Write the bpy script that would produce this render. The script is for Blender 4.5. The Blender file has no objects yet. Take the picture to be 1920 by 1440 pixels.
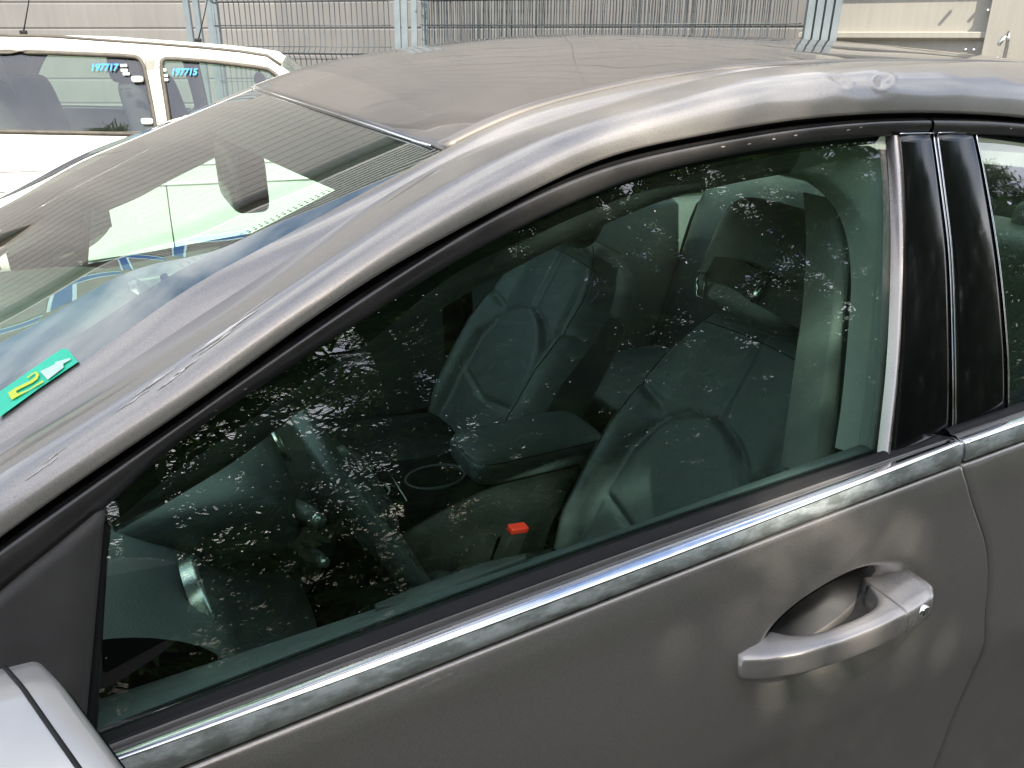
import bpy, bmesh, math, random
import numpy as np
from mathutils import Matrix, Vector

# ------------------------------------------------------------------ camera, sky, sun, exposure
scene = bpy.context.scene
R = math.radians
cam_d = bpy.data.cameras.new('camera'); cam = bpy.data.objects.new('camera', cam_d)
scene.collection.objects.link(cam); scene.camera = cam
cam_d.sensor_width = 36; cam_d.lens = 36 * 1550 / 1920; cam_d.clip_start = .02; cam_d.clip_end = 900
yaw, pit = R(25.52), R(22.96)
fwd = Vector((math.sin(yaw) * math.cos(pit), math.cos(yaw) * math.cos(pit), -math.sin(pit)))
rgt = Vector((math.cos(yaw), -math.sin(yaw), 0)); upv = rgt.cross(fwd)
m3 = Matrix((rgt, upv, -fwd)).transposed()
cam.matrix_world = Matrix.Translation((.83, -1.412, 1.443)) @ m3.to_4x4()

SUN_EL, SUN_AZ = R(50), R(-3)      # azimuth measured from -y (behind the photographer) towards +x
sdir = Vector((math.cos(SUN_EL) * math.sin(SUN_AZ), -math.cos(SUN_EL) * math.cos(SUN_AZ), math.sin(SUN_EL)))
sun_d = bpy.data.lights.new('sun', 'SUN'); sun_d.energy = 4.0; sun_d.angle = R(.53); sun_d.color = (1, .93, .82)
sun = bpy.data.objects.new('sun', sun_d); scene.collection.objects.link(sun)
sun.rotation_euler = sdir.to_track_quat('Z', 'Y').to_euler(); sun.location = (0, -6, 12)

world = bpy.data.worlds.new('World'); scene.world = world; world.use_nodes = True
nt = world.node_tree; nt.nodes.clear()
wo = nt.nodes.new('ShaderNodeOutputWorld'); bg = nt.nodes.new('ShaderNodeBackground')
sky = nt.nodes.new('ShaderNodeTexSky'); sky.sky_type = 'NISHITA'; sky.sun_disc = False
sky.sun_elevation = SUN_EL; sky.sun_rotation = math.atan2(sdir.x, sdir.y)
sky.air_density = 1.0; sky.dust_density = 2.0; sky.ozone_density = 1.6
tc = nt.nodes.new('ShaderNodeTexCoord'); mp = nt.nodes.new('ShaderNodeMapping')
mp.inputs['Scale'].default_value = (1.0, 1.0, 2.6); mp.inputs['Location'].default_value = (2.3, 1.1, .6)
nz = nt.nodes.new('ShaderNodeTexNoise'); nz.inputs['Scale'].default_value = 2.1; nz.inputs['Detail'].default_value = 7; nz.inputs['Roughness'].default_value = .55
rp = nt.nodes.new('ShaderNodeValToRGB'); rp.color_ramp.elements[0].position = .41; rp.color_ramp.elements[1].position = .80
mx = nt.nodes.new('ShaderNodeMixRGB'); mx.inputs['Color2'].default_value = (14.5, 14.0, 13.2, 1)
L = nt.links.new
L(tc.outputs['Generated'], mp.inputs['Vector']); L(mp.outputs[0], nz.inputs['Vector']); L(nz.outputs['Fac'], rp.inputs['Fac'])
L(rp.outputs['Color'], mx.inputs['Fac']); L(sky.outputs['Color'], mx.inputs['Color1'])
L(mx.outputs['Color'], bg.inputs['Color']); bg.inputs['Strength'].default_value = .15
L(bg.outputs[0], wo.inputs['Surface'])
vs = scene.view_settings
vs.view_transform = 'Standard'; vs.look = 'None'; vs.exposure = 1.25; vs.gamma = 1
scene.cycles.max_bounces = 10; scene.cycles.transparent_max_bounces = 16; scene.cycles.glossy_bounces = 6
scene.cycles.caustics_reflective = False; scene.cycles.caustics_refractive = False
scene.cycles.sample_clamp_indirect = 6

# ------------------------------------------------------------------ measured car lines, metres (x back from front axle, y across, z up)
TAB = {
 'T': [[0.7025,-0.787,1.0553],[0.7324,-0.7822,1.0728],[0.763,-0.7772,1.0902],[0.7984,-0.7703,1.1121],[0.837,-0.7621,1.1363],[0.8822,-0.7541,1.1587],[0.9288,-0.747,1.178],[0.9883,-0.737,1.2031],[1.0409,-0.7278,1.2248],[1.0965,-0.7179,1.2467],[1.1573,-0.7084,1.2668],[1.2215,-0.6993,1.2849],[1.2816,-0.6917,1.2994],[1.3502,-0.6848,1.3118],[1.4406,-0.6792,1.321],[1.5384,-0.6746,1.3271],[1.6443,-0.6716,1.3291],[1.6865,-0.6709,1.3288]],
 'U': [[0.7107,-0.7904,1.093],[0.7608,-0.7832,1.1171],[0.8741,-0.7648,1.1709],[0.9848,-0.7441,1.2222],[1.0878,-0.7246,1.265],[1.173,-0.7094,1.2954],[1.2782,-0.6954,1.3216],[1.3721,-0.6893,1.3321],[1.4901,-0.6828,1.3419],[1.6212,-0.6777,1.347],[1.7504,-0.6758,1.3451],[1.93,-0.6766,1.3338]],
 'G': [[0.713,-0.7885,1.1041],[0.7449,-0.7831,1.1212],[0.8611,-0.7652,1.1736],[0.9906,-0.739,1.2371],[1.0565,-0.7273,1.2627],[1.1658,-0.7095,1.2989],[1.2802,-0.6913,1.3323],[1.3739,-0.6854,1.3423],[1.4923,-0.6784,1.3526],[1.623,-0.6739,1.3567],[1.7557,-0.6724,1.354],[1.9308,-0.674,1.3416]],
 'B': [[0.7101,-0.6743,1.1294],[0.7978,-0.6555,1.1655],[0.879,-0.6403,1.2046],[0.9592,-0.6254,1.2401],[1.0268,-0.6129,1.272],[1.0805,-0.6029,1.2972],[1.1575,-0.5896,1.3259],[1.2337,-0.585,1.3503],[1.3479,-0.5781,1.3731],[1.4513,-0.5738,1.3913],[1.5215,-0.5722,1.4016],[1.6113,-0.5701,1.4061],[1.7044,-0.568,1.409],[1.8712,-0.568,1.4073],[2.0615,-0.568,1.4024]],
 'A': [[0.7109,-0.6461,1.1432],[0.7782,-0.6317,1.174],[0.8179,-0.6237,1.1933],[0.8858,-0.6111,1.2299],[0.9379,-0.6014,1.2473],[0.9893,-0.5918,1.2672],[1.0357,-0.5832,1.2843],[1.0968,-0.5719,1.3075],[1.1661,-0.561,1.3337],[1.2477,-0.5561,1.3622],[1.3653,-0.5491,1.3841],[1.4717,-0.5453,1.3974]],
 'C1': [[0.7791,-0.754,1.0721],[0.8336,-0.7442,1.1042],[0.8945,-0.7352,1.1322],[0.9642,-0.7241,1.1631],[1.0223,-0.7152,1.1863],[1.1042,-0.6968,1.2288],[1.1892,-0.6848,1.2546],[1.2878,-0.6729,1.2785],[1.3657,-0.6648,1.2935],[1.4603,-0.6573,1.3062],[1.5622,-0.6515,1.3143],[1.6955,-0.6472,1.3172]],
 'C2': [[0.784,-0.7318,1.0551],[0.8301,-0.7275,1.072],[0.8872,-0.7213,1.0941],[0.9384,-0.713,1.1197],[0.9811,-0.7062,1.1395],[1.0253,-0.6989,1.1591],[1.1085,-0.6832,1.1979],[1.1833,-0.6725,1.2224],[1.2703,-0.661,1.247],[1.379,-0.6484,1.2714],[1.4757,-0.6421,1.2821],[1.5714,-0.6375,1.2884],[1.6278,-0.6438,1.2745],[1.6636,-0.6583,1.2445],[1.6766,-0.6747,1.2095],[1.6734,-0.6966,1.1602],[1.6606,-0.7161,1.1115],[1.6344,-0.7493,1.0128],[1.619,-0.7645,0.9556]],
 'ch_top': [[0.7491,-0.837,0.9183],[0.8429,-0.837,0.9253],[0.9393,-0.837,0.9337],[1.104,-0.837,0.9512],[1.2989,-0.837,0.9624],[1.4034,-0.837,0.9682],[1.5444,-0.837,0.9776],[1.6936,-0.837,0.991]],
 'ch_mid': [[0.7536,-0.851,0.9244],[0.9357,-0.851,0.9349],[1.0973,-0.851,0.9475],[1.289,-0.851,0.9584],[1.4276,-0.851,0.9694],[1.6803,-0.851,0.9947]],
 'ch_low': [[0.804,-0.853,0.8983],[0.9331,-0.853,0.9105],[1.0963,-0.853,0.9247],[1.2894,-0.853,0.9381],[1.4899,-0.853,0.9538],[1.6954,-0.853,0.9671]],
 'rch_top': [[1.7025,-0.837,0.9927],[1.7569,-0.837,0.9962],[1.821,-0.837,0.9991]],
 'rch_mid': [[1.6949,-0.851,0.9921],[1.7428,-0.851,0.996],[1.8012,-0.851,0.9981]],
 'rch_low': [[1.704,-0.853,0.9694],[1.7482,-0.853,0.9717],[1.8068,-0.853,0.9749]],
 'sill_top': [[0.7427,-0.829,0.9226],[0.8447,-0.829,0.9302],[0.9416,-0.829,0.9365],[1.1079,-0.829,0.9561],[1.3043,-0.829,0.9672],[1.4096,-0.829,0.9735],[1.5518,-0.829,0.9822],[1.704,-0.829,0.9902]],
 'seal_top': [[0.7403,-0.818,0.9216],[0.8466,-0.818,0.9333],[0.9448,-0.818,0.9403],[1.1131,-0.818,0.9612],[1.3119,-0.818,0.9724],[1.4183,-0.818,0.9794],[1.5628,-0.818,0.9854]],
 'isill_in': [[0.7436,-0.735,0.8926],[0.8403,-0.735,0.896],[0.997,-0.735,0.9075],[1.1657,-0.735,0.9129],[1.3549,-0.735,0.9207],[1.5074,-0.735,0.9259],[1.65,-0.735,0.9346]],
 'isill_mid': [[0.7435,-0.775,0.8959],[0.8366,-0.775,0.9053],[0.9542,-0.775,0.9162],[1.1337,-0.775,0.9362],[1.3457,-0.775,0.9491],[1.4989,-0.775,0.9631],[1.6089,-0.775,0.9718]],
 'bp_f': [[1.6993,-0.6759,1.33],[1.6882,-0.7011,1.2848],[1.6635,-0.7437,1.1993],[1.6327,-0.7903,1.0851],[1.6061,-0.8233,0.9779]],
 'bp_m0': [[1.688,-0.674,1.3303],[1.6778,-0.6991,1.2852],[1.6551,-0.7417,1.1998],[1.6244,-0.7882,1.0858],[1.5967,-0.8218,0.9765]],
 'bp_gapL': [[1.7604,-0.6753,1.3282],[1.7516,-0.7049,1.2745],[1.7413,-0.7455,1.1911],[1.7234,-0.7933,1.0706],[1.7161,-0.8206,0.9793]],
 'bp_gapR': [[1.7671,-0.6753,1.3279],[1.7574,-0.7049,1.2741],[1.746,-0.7456,1.1906],[1.7282,-0.7934,1.0698],[1.721,-0.82,0.9809]],
 'bp_r': [[1.8396,-0.6741,1.3263],[1.8372,-0.699,1.2809],[1.8322,-0.7472,1.1814],[1.8285,-0.7887,1.0751],[1.8249,-0.8159,0.9856]],
 'sail': [[0.7035,-0.7931,1.0582],[0.7272,-0.7893,1.0721],[0.7513,-0.7853,1.0859],[0.7765,-0.7808,1.1007]],
 'sailedge': [[0.7765,-0.7808,1.1007],[0.7669,-0.7924,1.0667],[0.7524,-0.8087,1.0126],[0.7333,-0.823,0.9554]],
 'gl_front': [[0.7831,-0.7713,1.0861],[0.7721,-0.7846,1.045],[0.7595,-0.7996,0.9924],[0.7423,-0.8167,0.9195]],
 'gapd': [[1.696,-0.8529,0.9654],[1.6986,-0.8612,0.9493],[1.7112,-0.8738,0.9112],[1.7392,-0.8839,0.8522],[1.753,-0.8891,0.7983],[1.7605,-0.8921,0.7417],[1.7725,-0.8893,0.6978],[1.7867,-0.8766,0.6049],[1.7998,-0.8556,0.424]],
 'wc_origin': [1.3679042842306464,3.428522593791534,-0.23596851486963338],
 'wc_roof': [[-1.7033,0.1395,1.3851],[-1.3481,0.1464,1.4079],[-0.9815,0.1527,1.4289],[-0.7329,0.151,1.4232],[-0.4798,0.1454,1.4046],[-0.2468,0.1405,1.3882],[-0.009,0.1347,1.3689],[0.1793,0.1288,1.3495],[0.315,0.1222,1.3275],[0.3828,0.1077,1.279]],
 'wc_w1': [[-1.3315,0.0219,0.993],[-1.2884,0.0645,1.135],[-1.1686,0.1164,1.308],[-1.1015,0.1304,1.3548],[-0.9037,0.1316,1.3586],[-0.6987,0.1289,1.3498],[-0.3578,0.1244,1.3347],[-0.3279,0.1205,1.3216],[-0.3132,0.1104,1.2879],[-0.307,0.0987,1.249],[-0.2901,0.0439,1.0662],[-0.2848,0.0147,0.9688],[-0.3078,0.0101,0.9536],[-0.4263,0.0117,0.959],[-0.744,0.0155,0.9717],[-1.0379,0.0191,0.9837]],
 'wc_w2': [[-0.2253,0.1125,1.2949],[-0.2151,0.1187,1.3156],[-0.1957,0.121,1.3232],[0.0091,0.1166,1.3086],[0.3041,0.1055,1.2718],[0.3356,0.0998,1.2528],[0.3663,0.0909,1.2231],[0.5701,0.0366,1.0419],[0.6251,0.0092,0.9506],[0.6032,0.0036,0.9319],[-0.2015,0.0085,0.9484],[-0.2162,0.0197,0.9858],[-0.2156,0.0363,1.0411],[-0.2257,0.0969,1.2429]],
 'wc_low': [[-1.8055,-0.0,0.7931],[-0.2458,0.0,0.7396],[-0.2714,0.0,0.3914],[0.6936,0.0,0.7951],[0.8967,-0.0,0.73],[0.847,-0.0,0.8833]],
 'wc_in': [[-0.7123,0.1076,1.2788],[-0.6059,0.1188,1.3161],[-0.5547,0.0181,0.9803],[-0.463,0.0876,1.212],[-0.3833,0.0208,0.9895],[-0.5168,0.1163,1.3077],[-0.4109,0.1083,1.2811],[-0.1526,0.1076,1.2787],[-0.0439,0.0963,1.2409],[0.1606,0.0893,1.2175]],
 'wall_pts': [[-6.645,16.784],[0.963,10.16],[6.323,4.055],[6.913,3.108],[8.166,1.291]],
 'fence': {"p1":[[1.896,6.944],[3.188,5.884]],"p2":[[3.361,5.635],[5.512,3.556]],"posts1":[[1.691,7.042],[1.759,7.009],[1.853,6.964],[1.888,6.948]],"posts2":[[3.177,5.779],[3.225,5.756],[3.289,5.725],[3.358,5.692]],"posts3":[[5.45,3.474],[5.502,3.45],[5.553,3.425],[5.605,3.4]],"hook":[6.788,2.835]},
 'st_bg': [[0.7104,-0.6165,1.1505],[0.7193,-0.6135,1.1548],[0.7375,-0.6074,1.1636],[0.7561,-0.6012,1.1727],[0.7656,-0.5989,1.177],[0.7701,-0.6043,1.1776],[0.7734,-0.6161,1.176],[0.7782,-0.6326,1.1738],[0.744,-0.6419,1.1576],[0.7112,-0.6537,1.1413]],
 'st_two': [[0.7199,-0.6276,1.1516],[0.7261,-0.6255,1.1546],[0.7383,-0.6263,1.1593],[0.7428,-0.624,1.1617],[0.7433,-0.6204,1.1628],[0.742,-0.6184,1.1628],[0.7383,-0.6199,1.1609],[0.7365,-0.6214,1.1598],[0.7361,-0.6177,1.1605],[0.7402,-0.6167,1.1625],[0.7438,-0.6168,1.1639],[0.746,-0.6246,1.1628],[0.7445,-0.6297,1.161],[0.74,-0.6311,1.1588],[0.7266,-0.6306,1.1535],[0.7275,-0.6353,1.1527],[0.7373,-0.638,1.1559],[0.7485,-0.635,1.1612],[0.7498,-0.6386,1.1608],[0.7306,-0.6397,1.1528],[0.7231,-0.6406,1.1496]],
 'st_bot': [[0.747,-0.6197,1.1644],[0.7593,-0.6206,1.1692],[0.7603,-0.6173,1.1704],[0.7644,-0.6195,1.1715],[0.7722,-0.6227,1.1739],[0.773,-0.6259,1.1734],[0.7665,-0.6265,1.1706],[0.7667,-0.6325,1.1692],[0.753,-0.6383,1.1622]],
 'bcolL': [[1.6751,-0.6076,1.2453],[1.6732,-0.6169,1.2263],[1.6627,-0.6401,1.1759],[1.6406,-0.6706,1.1007],[1.6228,-0.6881,1.0506],[1.5983,-0.7131,0.9633],[1.5844,-0.7269,0.9066]],
 'bcolR': [[1.7031,-0.6111,1.2471],[1.6984,-0.622,1.225],[1.6858,-0.6452,1.1745],[1.6617,-0.6757,1.0992],[1.6475,-0.6934,1.0482],[1.6317,-0.7186,0.9585],[1.6215,-0.7328,0.9004]],
 'sliver_a': [[1.0006,-0.728,0.9053],[1.0394,-0.728,0.9119],[1.0872,-0.728,0.9169],[1.1369,-0.728,0.9187],[1.1724,-0.728,0.9163]],
 'sliver_b': [[0.998,-0.742,0.9134],[1.0458,-0.742,0.9053],[1.0874,-0.742,0.9105],[1.1368,-0.742,0.918],[1.166,-0.742,0.9228]],
}

# ------------------------------------------------------------------ helpers
col = scene.collection
rnd = random.Random(7)

def arr(k): return np.array(TAB[k], float)

def spline(P, n):
    """smooth cubic through P resampled to n points of even spacing"""
    P = np.asarray(P, float)
    t = np.r_[0, np.cumsum(np.linalg.norm(np.diff(P, axis=0), axis=1))]
    m = np.empty_like(P)
    m[1:-1] = (P[2:] - P[:-2]) / (t[2:] - t[:-2])[:, None]
    m[0] = (P[1] - P[0]) / (t[1] - t[0]); m[-1] = (P[-1] - P[-2]) / (t[-1] - t[-2])
    for _ in range(2):
        tt = np.linspace(0, t[-1], n)
        i = np.clip(np.searchsorted(t, tt, side='right') - 1, 0, len(P) - 2)
        h = (t[i + 1] - t[i]); u = (tt - t[i]) / h
        u = u[:, None]; h = h[:, None]
        return ((2*u**3 - 3*u**2 + 1) * P[i] + (u**3 - 2*u**2 + u) * h * m[i] + (-2*u**3 + 3*u**2) * P[i+1] + (u**3 - u**2) * h * m[i+1])

def smoothline(P, it=6):
    P = np.array(P, float)
    for _ in range(it): P[1:-1] = P[1:-1] * .5 + (P[2:] + P[:-2]) * .25
    return P

def atx(P, xs):
    """polyline P (x monotone) looked up at xs"""
    return np.stack([np.interp(xs, P[:, 0], P[:, k]) for k in range(P.shape[1])], -1)

def mesh(name, V, F, mat, parent=None, smooth=True):
    me = bpy.data.meshes.new(name)
    me.from_pydata([tuple(map(float, v)) for v in V], [], [tuple(int(i) for i in f) for f in F])
    if smooth: me.polygons.foreach_set('use_smooth', [True] * len(me.polygons))
    me.update()
    o = bpy.data.objects.new(name, me); col.objects.link(o)
    if mat is not None: me.materials.append(M[mat] if isinstance(mat, str) else mat)
    if parent is not None: o.parent = parent
    return o

def gridvf(P, cu=False, cv=False):
    n, m = P.shape[:2]
    V = P.reshape(-1, 3); F = []
    for i in range(n if cu else n - 1):
        for j in range(m if cv else m - 1):
            a, b = i, (i + 1) % n; c, d = j, (j + 1) % m
            F.append((a * m + c, b * m + c, b * m + d, a * m + d))
    return V, F

def grid(name, P, mat, parent=None, cu=False, cv=False, flip=False, smooth=True):
    V, F = gridvf(np.asarray(P, float), cu, cv)
    if flip: F = [f[::-1] for f in F]
    return mesh(name, V, F, mat, parent, smooth)

def mirrored(o, parent):
    """the same part on the other side of the car (y -> -y)"""
    me = o.data
    V = [(v.co.x, -v.co.y, v.co.z) for v in me.vertices]
    F = [tuple(p.vertices)[::-1] for p in me.polygons]
    q = mesh(o.name.split('.')[0], V, F, None, parent, bool(me.polygons[0].use_smooth))
    for mt in me.materials: q.data.materials.append(mt)
    for md in o.modifiers:
        if md.type == 'SOLIDIFY':
            s = q.modifiers.new('thick', 'SOLIDIFY'); s.thickness = md.thickness; s.offset = md.offset
    return q

def solid(o, t, off=-1):
    s = o.modifiers.new('thick', 'SOLIDIFY'); s.thickness = t; s.offset = off; return o

def bezier_loft(A, B, bulge, n=10, up=(0, 0, 1), ctrl=None):
    """surface between two equal polylines; ctrl = control polyline of a quadratic arc"""
    t = np.linspace(0, 1, n)[None, :, None]
    C = ctrl if ctrl is not None else (A + B) / 2 + bulge
    return (1 - t)**2 * A[:, None] + 2 * t * (1 - t) * C[:, None] + t**2 * B[:, None]

def multi(*Ls): return np.stack(Ls, 1)

def tube_vf(P, r, k=8, base=0, closed=False):
    P = np.asarray(P, float); n = len(P); V = []; F = []
    r = np.broadcast_to(np.asarray(r, float), (n,))
    T = np.gradient(P, axis=0)
    T /= np.linalg.norm(T, axis=1)[:, None] + 1e-12
    ref = np.array([0, 0, 1.]) if abs(T[0, 2]) < .9 else np.array([1., 0, 0])
    for i in range(n):
        a = np.cross(T[i], ref); a /= np.linalg.norm(a) + 1e-12; b = np.cross(a, T[i])
        for j in range(k):
            an = 2 * math.pi * j / k; V.append(P[i] + r[i] * (math.cos(an) * a + math.sin(an) * b))
    for i in range(n if closed else n - 1):
        for j in range(k):
            i2 = (i + 1) % n
            F.append((base + i*k + j, base + i*k + (j+1) % k, base + i2*k + (j+1) % k, base + i2*k + j))
    if not closed:
        F.append(tuple(base + j for j in range(k))[::-1]); F.append(tuple(base + (n-1)*k + j for j in range(k)))
    return V, F

def tube(name, P, r, mat, parent=None, k=8, closed=False):
    V, F = tube_vf(P, r, k, 0, closed); return mesh(name, V, F, mat, parent)

def box_vf(c, s, base=0, rot=None):
    V = []
    for dx in (-1, 1):
        for dy in (-1, 1):
            for dz in (-1, 1):
                p = np.array([dx * s[0] / 2, dy * s[1] / 2, dz * s[2] / 2])
                if rot is not None: p = rot @ p
                V.append(p + np.array(c))
    F = [(0,1,3,2), (4,6,7,5), (0,4,5,1), (2,3,7,6), (0,2,6,4), (1,5,7,3)]
    return V, [tuple(base + i for i in f) for f in F]

def rbox(name, c, s, mat, parent=None, bev=.01, seg=3, rot=None):
    """rounded box"""
    bm = bmesh.new(); bmesh.ops.create_cube(bm, size=1)
    for v in bm.verts: v.co = Vector((v.co.x * s[0], v.co.y * s[1], v.co.z * s[2]))
    if bev > 0: bmesh.ops.bevel(bm, geom=bm.edges[:], offset=bev, segments=seg, profile=.5, affect='EDGES')
    if rot is not None: bmesh.ops.transform(bm, matrix=rot.to_4x4(), verts=bm.verts)
    bmesh.ops.translate(bm, vec=c, verts=bm.verts)
    me = bpy.data.meshes.new(name); bm.to_mesh(me); bm.free()
    me.polygons.foreach_set('use_smooth', [True] * len(me.polygons))
    o = bpy.data.objects.new(name, me); col.objects.link(o); me.materials.append(M[mat])
    if parent is not None: o.parent = parent
    if bev > 0:
        w = o.modifiers.new('wn', 'WEIGHTED_NORMAL'); w.keep_sharp = False
    return o

def superell(name, c, s, e, mat, parent=None, n=28, m=36, warp=None, rot=None):
    """superellipsoid: soft cushion-like block"""
    V = []
    def sp(w, k): return math.copysign(abs(w)**k, w)
    th = np.linspace(-math.pi/2, math.pi/2, n); ph = np.linspace(-math.pi, math.pi, m, endpoint=False)
    P = np.zeros((n, m, 3))
    for i, t in enumerate(th):
        for j, p in enumerate(ph):
            q = np.array([s[0]*sp(math.cos(t), e[0])*sp(math.cos(p), e[1]), s[1]*sp(math.cos(t), e[0])*sp(math.sin(p), e[1]), s[2]*sp(math.sin(t), e[0])])
            if warp: q = warp(q)
            if rot is not None: q = np.array(rot @ Vector(q))
            P[i, j] = q + np.array(c)
    return grid(name, P, mat, parent, cv=True, flip=False)

def empty(name, loc=(0, 0, 0), parent=None, rz=0):
    o = bpy.data.objects.new(name, None); col.objects.link(o); o.location = loc; o.rotation_euler = (0, 0, rz)
    o.empty_display_size = .2
    if parent is not None: o.parent = parent
    return o

def tag(o, label=None, cat=None, group=None, kind=None):
    if label: o['label'] = label
    if cat: o['category'] = cat
    if group: o['group'] = group
    if kind: o['kind'] = kind
    return o

# ------------------------------------------------------------------ materials
M = {}
def newmat(name):
    m = bpy.data.materials.new(name); m.use_nodes = True; M[name] = m
    nt = m.node_tree; b = nt.nodes['Principled BSDF']; return m, nt, b

def noise(nt, scale, detail=4, rough=.5, coord='Object', sc=None):
    t = nt.nodes.new('ShaderNodeTexCoord'); n = nt.nodes.new('ShaderNodeTexNoise')
    n.inputs['Scale'].default_value = scale; n.inputs['Detail'].default_value = detail; n.inputs['Roughness'].default_value = rough
    if sc:
        mp = nt.nodes.new('ShaderNodeMapping'); mp.inputs['Scale'].default_value = sc
        nt.links.new(t.outputs[coord], mp.inputs['Vector']); nt.links.new(mp.outputs[0], n.inputs['Vector'])
    else: nt.links.new(t.outputs[coord], n.inputs['Vector'])
    return n

def ramp(nt, src, p0, c0, p1, c1):
    r = nt.nodes.new('ShaderNodeValToRGB')
    r.color_ramp.elements[0].position = p0; r.color_ramp.elements[1].position = p1
    f = lambda c: (c, c, c, 1) if not hasattr(c, '__len__') else (*c, 1)
    r.color_ramp.elements[0].color = f(c0); r.color_ramp.elements[1].color = f(c1)
    nt.links.new(src, r.inputs['Fac']); return r

def bump(nt, b, src, strength, dist=.001, inp='Normal'):
    n = nt.nodes.new('ShaderNodeBump'); n.inputs['Strength'].default_value = strength; n.inputs['Distance'].default_value = dist
    nt.links.new(src, n.inputs['Height']); nt.links.new(n.outputs['Normal'], b.inputs[inp]); return n

def pmat(name, c0, c1=None, rough=.5, rvar=0, metal=0, scale=8, bstr=0, bscale=200, bdist=.0005, coat=0, spec=.5, detail=5):
    m, nt, b = newmat(name)
    b.inputs['Base Color'].default_value = (*c0, 1); b.inputs['Roughness'].default_value = rough
    b.inputs['Metallic'].default_value = metal; b.inputs['Specular IOR Level'].default_value = spec
    if coat: b.inputs['Coat Weight'].default_value = coat; b.inputs['Coat Roughness'].default_value = .04
    if c1 is not None or rvar:
        n = noise(nt, scale, detail)
        if c1 is not None:
            r = ramp(nt, n.outputs['Fac'], .3, c0, .7, c1); nt.links.new(r.outputs['Color'], b.inputs['Base Color'])
        if rvar:
            r2 = ramp(nt, n.outputs['Fac'], .3, max(rough - rvar, .01), .7, rough + rvar); nt.links.new(r2.outputs['Color'], b.inputs['Roughness'])
    if bstr:
        n2 = noise(nt, bscale, 3); bump(nt, b, n2.outputs['Fac'], bstr, bdist)
    return m

def paint_mat(name, base, flake=.5, rough=.32, scratch=0, wave=0, dusty=0, cr0=.04, cr1=.12):
    m, nt, b = newmat(name)
    b.inputs['Metallic'].default_value = .5; b.inputs['Roughness'].default_value = rough
    b.inputs['Coat Weight'].default_value = .9; b.inputs['Coat Roughness'].default_value = .07; b.inputs['Coat IOR'].default_value = 1.5
    # metal flake: fine per-cell brightness
    tc = nt.nodes.new('ShaderNodeTexCoord'); vo = nt.nodes.new('ShaderNodeTexVoronoi'); vo.inputs['Scale'].default_value = 1600
    nt.links.new(tc.outputs['Object'], vo.inputs['Vector'])
    hs = nt.nodes.new('ShaderNodeSeparateColor'); nt.links.new(vo.outputs['Color'], hs.inputs['Color'])
    r = ramp(nt, hs.outputs['Red'], 0, tuple(c * (1 - .22 * flake) for c in base), 1, tuple(min(1, c * (1 + .45 * flake)) for c in base))
    # broad dull patches of dust
    dn = noise(nt, 5.5, 6, .6); dr = ramp(nt, dn.outputs['Fac'], .45, 0, .8, dusty)
    mixc = nt.nodes.new('ShaderNodeMixRGB'); mixc.inputs['Color2'].default_value = (.30, .28, .25, 1)
    nt.links.new(dr.outputs['Color'], mixc.inputs['Fac']); nt.links.new(r.outputs['Color'], mixc.inputs['Color1'])
    nt.links.new(mixc.outputs['Color'], b.inputs['Base Color'])
    rr = ramp(nt, dn.outputs['Fac'], .35, rough - .04, .8, rough + .12); nt.links.new(rr.outputs['Color'], b.inputs['Roughness'])
    cr = ramp(nt, dn.outputs['Fac'], .35, cr0, .8, cr1); nt.links.new(cr.outputs['Color'], b.inputs['Coat Roughness'])
    if wave:
        wn = noise(nt, 3.2, 1.2, .4, sc=(1, 1.5, 1)); bump(nt, b, wn.outputs['Fac'], 1.0, wave, 'Coat Normal')
    return m

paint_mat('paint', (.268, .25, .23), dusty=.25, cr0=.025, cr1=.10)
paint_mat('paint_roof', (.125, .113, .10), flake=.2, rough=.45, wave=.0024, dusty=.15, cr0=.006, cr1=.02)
pmat('chrome', (.78, .79, .80), rough=.12, rvar=.07, metal=1, scale=60)
# oxidised anodised strip: cloudy water stains
m, nt, b = newmat('stained_trim')
b.inputs['Metallic'].default_value = .35
n1 = noise(nt, 26, 8, .65, sc=(1, 1, 2.5)); n2 = noise(nt, 420, 4, .7, sc=(1.4, 1, .35)); n3 = noise(nt, 5, 3)
r1 = ramp(nt, n1.outputs['Fac'], .42, (.36, .40, .38), .60, (.74, .80, .79)); nt.links.new(r1.outputs['Color'], b.inputs['Base Color'])
ad = nt.nodes.new('ShaderNodeMath'); ad.operation = 'MULTIPLY'; nt.links.new(n1.outputs['Fac'], ad.inputs[0]); nt.links.new(n3.outputs['Fac'], ad.inputs[1])
r2 = ramp(nt, ad.outputs[0], .14, .28, .34, .55); nt.links.new(r2.outputs['Color'], b.inputs['Roughness'])
bump(nt, b, n2.outputs['Fac'], .25, .0004)
pmat('silver_plastic', (.55, .56, .56), rough=.28, rvar=.05, metal=.9, scale=30)
pmat('rubber', (.006, .006, .0065), (.011, .011, .011), rough=.6, rvar=.1, scale=40, bstr=.2, bscale=900, spec=.25)
pmat('frame_black', (.034, .032, .032), (.058, .054, .052), rough=.36, rvar=.08, scale=22, coat=.15, spec=.6)
pmat('sail_plastic', (.045, .043, .042), (.06, .058, .055), rough=.5, rvar=.08, scale=30, bstr=.5, bscale=1500)
pmat('gloss_black', (.007, .007, .008), rough=.10, rvar=.04, scale=14, spec=.5)
pmat('pit_plastic', (.02, .02, .02), (.03, .03, .03), rough=.5, scale=40)
pmat('dark_pit', (.012, .012, .012), rough=.6)
pmat('leather', (.085, .092, .097), (.105, .112, .117), rough=.38, rvar=.06, scale=30, bstr=.55, bscale=520, bdist=.0012, spec=.55)
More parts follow.
